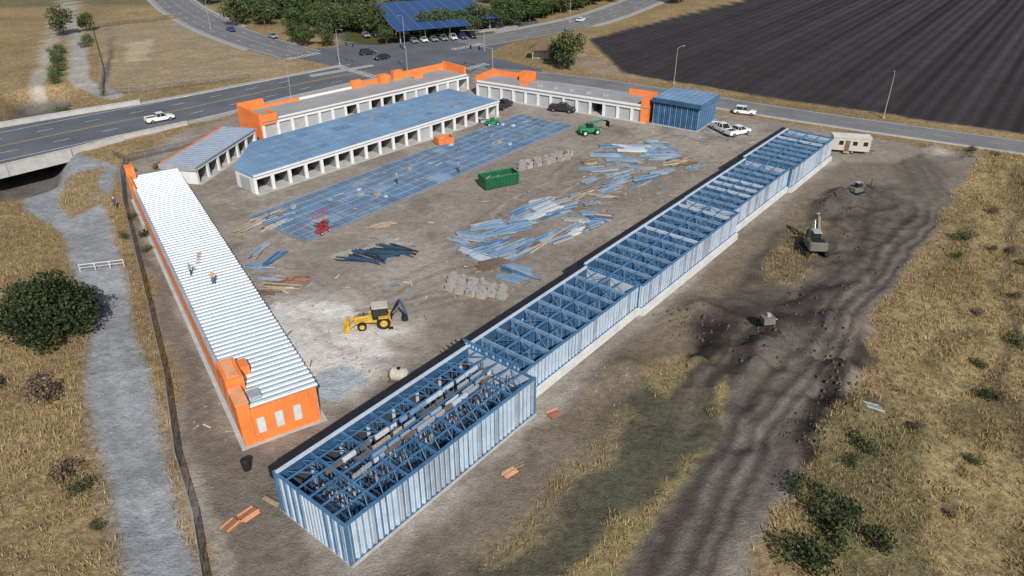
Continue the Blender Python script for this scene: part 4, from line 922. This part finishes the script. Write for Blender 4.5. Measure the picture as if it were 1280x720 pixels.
SP=[(-.5,80,110,4,5),(1.2,80.5,120,4,5),(-2.5,83.5,75,5,3),(-.5,85.5,60,6,5),(-4.3,85.8,125,3.5,4),(-6,87.5,130,3,4),(-7,89.8,120,3,5),(-5.5,91.5,115,4,5),(-3,88.5,70,5,5),(2.2,89,65,7,6),(.5,87.3,62,6,5),(4.5,90.6,66,6,3),(6.8,91.5,70,5,3),(8.5,93,68,4,4),(11.7,95.5,75,3,4),(10,97.5,100,3.5,6),(13,98,95,3,3),(-1.5,93,80,6,5),(-3.5,95.5,88,6,5),(1.5,96,85,5,5),(3.5,99,75,6,4),(5.5,101.2,72,6,4),(5,102.8,74,6,4),(6,99.7,70,6,5),(1.5,99,60,5,5),(8.5,104,70,5,6),(10.3,106.5,65,4,3),(12.5,104,80,4,6),(15.6,109.1,70,5,5),(14,107.3,100,4,3),(17,111.8,60,5,5),(12.9,113.5,75,4,5),(21.2,112.4,72,5,4),(23,115,80,5,5),(19,116.5,90,5,5),(16,118.5,85,6,5),(22,119.5,105,5,6),(25.5,117,70,4,3),(20,123,100,7,5),(17,126,98,7,5),(22.3,128.5,100,6,4),(27.5,124.2,95,6,5),(26,127.5,108,5,5),(30,121.5,60,4,3),(32.3,120.1,60,3,3),(24,131.5,100,5,5),(18.5,131.5,95,6,4),(14,122,60,3,3),(29,129,120,4,5),(27,133,98,3,4)]
for (x,y,a,L_,t_) in SP:
    mats={3:WD,4:WH,5:ST,6:['wood_dark','wood','galv','steel_lt']}[t_]
    if y<117 and a<95: a-=20
    for q in range(random.choice((1,2,2,3))):
        stack('lumber_stack' if t_==3 else 'steel_stud_bundle',x+random.uniform(-.9,.9)*q,y+1.2*q+random.uniform(-.2,.2),a+random.uniform(-10,10),L_*random.uniform(.6,.95),random.choice((4,6,7)),random.uniform(.8,1.5),random.choice((.15,.3,.3)),mats if random.random()<.75 else ST,mess=random.choice((.05,.2,.5)))
for (x,y,a,L_,m_) in [(-29,78,95,3.4,WD),(-30,80,100,3,ST),(-31,76.5,90,3,['wood_red','wood_dark']),(-28,79.8,80,3,['wood_dark','wood_red']),(-33,83.2,100,2.4,ST),(-32,85.5,20,3.4,ST),(-34.5,88,10,3.4,ST),(-35,96,35,4,WD),(-37,99,39,5,WD),(-38,96,30,4,WD),(-19,96,60,2.5,WD)]: stack('lumber_stack',x,y,a,L_,5,1.1,.3,m_,mess=.3)
for k in range(14): block_pallet(1.8+(k%7)*1.4+random.uniform(-.3,.3),119.5+(k%7)*.9+(k//7)*1.8,random.uniform(20,60))
def boards(x,y,az,L_,W2,cols=('orange_pale','wood_red')):
    mb=MB(); n=random.choice((4,5,6))
    for k in range(n): mb.box(-L_/2+random.uniform(-.1,.1),L_/2+random.uniform(-.1,.1),-W2/2+k*W2/n,-W2/2+(k+.85)*W2/n,.1+random.uniform(0,.04),.18,random.choice(cols))
    for q in (-L_*.4,0,L_*.4): mb.box(q-.05,q+.05,-W2/2,W2/2,0,.1,'wood_dark')
    mb.build('formwork_panel',loc=(x,y,gz(x,y)),rot=az_rot(az))
boards(4,53.7,60,1.3,1.2);boards(-.2,45.9,50,1.4,.9,('wood','orange_pale'));boards(.5,46.6,60,1.2,.5,('wood','wood_dark'));boards(-21.3,41.2,40,1.5,1.2);boards(-22.3,40.1,30,1.3,1.1);boards(-19.8,42.6,120,1.6,.5,('wood_dark','wood'))
mb=MB()
for k in range(3): mb.cyl((-1.4+.2*k,-.3+k*.26,.16),(1.5-.3*k,-.4+k*.34,.18),.10,.10,'concrete_dk' if k%2 else 'galv',8)
mb.build('pipe_pile',loc=(34.2,54.3,gz(34.2,54.3)+.05),rot=az_rot(120))
mb=MB(); mb.hexa([(-.7,-.5,0),(.7,-.5,0),(.7,.5,0),(-.7,.5,0),(-.8,-.5,.8),(.5,-.5,.9),(.5,.5,.9),(-.8,.5,.8)],'machine_grey'); mb.box(-.3,.1,-.2,.2,.85,1.2,'galv'); mb.beam((.5,0,.3),(1.2,.2,.2),.1,.1,'galv')
mb.build('excavator_bucket',loc=(28.7,68,gz(28.7,68)),rot=az_rot(80))
mb=MB()
for k in range(800):
    x=random.uniform(-38,50);y=66+(x+22)*1.0+random.uniform(-12,26)
    if not (sdpoly(np.array([x]),np.array([y]),SITE)[0]>1): continue
    q=(x+12)*-.777+(y-36.3)*.629
    if q<10: continue
    z=gz(x,y); s_=random.uniform(.05,.2); th=random.uniform(0,3.14)
    if random.random()<.3: mb.beam((x-math.cos(th)*s_*3,y-math.sin(th)*s_*3,z+.05),(x+math.cos(th)*s_*3,y+math.sin(th)*s_*3,z+.08),.1,.06,random.choice(['wood','galv','tarp_white','steel_blue','wood_dark']))
    else:
        mb.hexa([(x-s_,y-s_*.7,z-.1),(x+s_*.8,y-s_,z-.1),(x+s_,y+s_*.8,z-.1),(x-s_*.7,y+s_,z-.1),(x-s_*.4,y-s_*.5,z+s_*.8),(x+s_*.5,y-s_*.3,z+s_*.6),(x+s_*.4,y+s_*.5,z+s_*.9),(x-s_*.5,y+s_*.3,z+s_*.7)],'rubble')
mb.build('construction_debris')
mb=MB()
for (cx,cy,rr,n,mt) in [(22,70,5,110,0),(31,66,6,150,0),(34,58,5,130,0),(28,51,4,70,0),(50,104,6,110,0),(9,59,4,40,1),(-7.5,33.5,3,40,1),(-14,61,3,30,1),(84,125,5,60,0),(38,72,6,100,0),(45,86,7,70,0)]:
    for k in range(n):
        x=random.gauss(cx,rr*.5);y=random.gauss(cy,rr*.5); z=gz(x,y)-.03; s_=random.uniform(.06,.22)
        mb.hexa([(x-s_,y-s_*.7,z-.1),(x+s_*.8,y-s_,z-.1),(x+s_,y+s_*.8,z-.1),(x-s_*.7,y+s_,z-.1),(x-s_*.4,y-s_*.5,z+s_*.7),(x+s_*.5,y-s_*.3,z+s_*.5),(x+s_*.4,y+s_*.5,z+s_*.8),(x-s_*.5,y+s_*.3,z+s_*.6)],'rubble' if mt else 'soil_clod')
mb.build('soil_clods')
# ------------------------------------------------------------------ people
def person(x,y,z,az,pose='stand',top='vest'):
    V=[(0,0,.95),(0,0,1.2),(0,0,1.45),(0,0,1.55),(.02,0,1.66),(.02,0,1.76)]; E_=[(0,1),(1,2),(2,3),(3,4),(4,5)]; R_=[.15,.14,.17,.06,.10,.09]
    def ch(p,pts,rs):
        for q,r_ in zip(pts,rs): V.append(q); R_.append(r_); E_.append((p,len(V)-1)); p=len(V)-1
    st=.28 if pose=='walk' else .06
    for s_ in (-1,1):
        ch(2,[(0,s_*.2,1.43),(.05 if pose!='work' else .2,s_*.27,1.15),(.15 if pose!='work' else .42,s_*.24,.92 if pose!='work' else 1.05),(.18 if pose!='work' else .5,s_*.22,.84 if pose!='work' else 1.02)],[.075,.055,.042,.04])
        ch(0,[(0,s_*.1,.88),(s_*st*.5+.04,s_*.11,.5),(s_*st,s_*.12,.09),(s_*st+.16,s_*.13,.04)],[.11,.075,.055,.05])
    me=bpy.data.meshes.new('worker'); me.from_pydata(V,E_,[]); o=bpy.data.objects.new('worker',me); S.collection.objects.link(o)
    o.modifiers.new('s','SKIN'); sv=me.skin_vertices[0].data
    for i,r_ in enumerate(R_): sv[i].radius=(r_,r_)
    sv[0].use_root=True; sb=o.modifiers.new('u','SUBSURF'); sb.levels=1; sb.render_levels=1
    dg=bpy.context.evaluated_depsgraph_get(); nm=bpy.data.meshes.new_from_object(o.evaluated_get(dg)); nm.name='worker'
    o.modifiers.clear(); o.data=nm
    for k in ('jeans',top,'skin','boot'): nm.materials.append(MATS[k])
    for p in nm.polygons:
        c=p.center; hd=(abs(c.y)>.17 and ((pose!='work' and c.z<.95 and c.z>.75) or (pose=='work' and c.x>.36)))
        p.material_index=3 if c.z<.12 else 2 if (c.z>1.53 or hd) else 1 if c.z>.97 or abs(c.y)>.19 else 0; p.use_smooth=True
    mb=MB(); mb.cyl((.02,0,1.70),(.02,0,1.79),.125,.105,'tarp_white',12); mb.cyl((.02,0,1.79),(.02,0,1.85),.105,.04,'tarp_white',12); mb.box(.08,.2,-.07,.07,1.70,1.72,'tarp_white')
    h=mb.build('hard_hat'); h.parent=o
    o.location=(x,y,z); o.rotation_euler=(0,0,az_rot(az))
person(-37.7,74,4.0,60,'work','shirt'); person(-34.2,71.8,4.0,-40,'work','vest'); person(-61.3,102.7,gz(-61.3,102.7),150,'walk','jeans')
person(-9.2,117.4,.28,100,'work','shirt'); person(-19,112,.28,200,'stand','shirt')
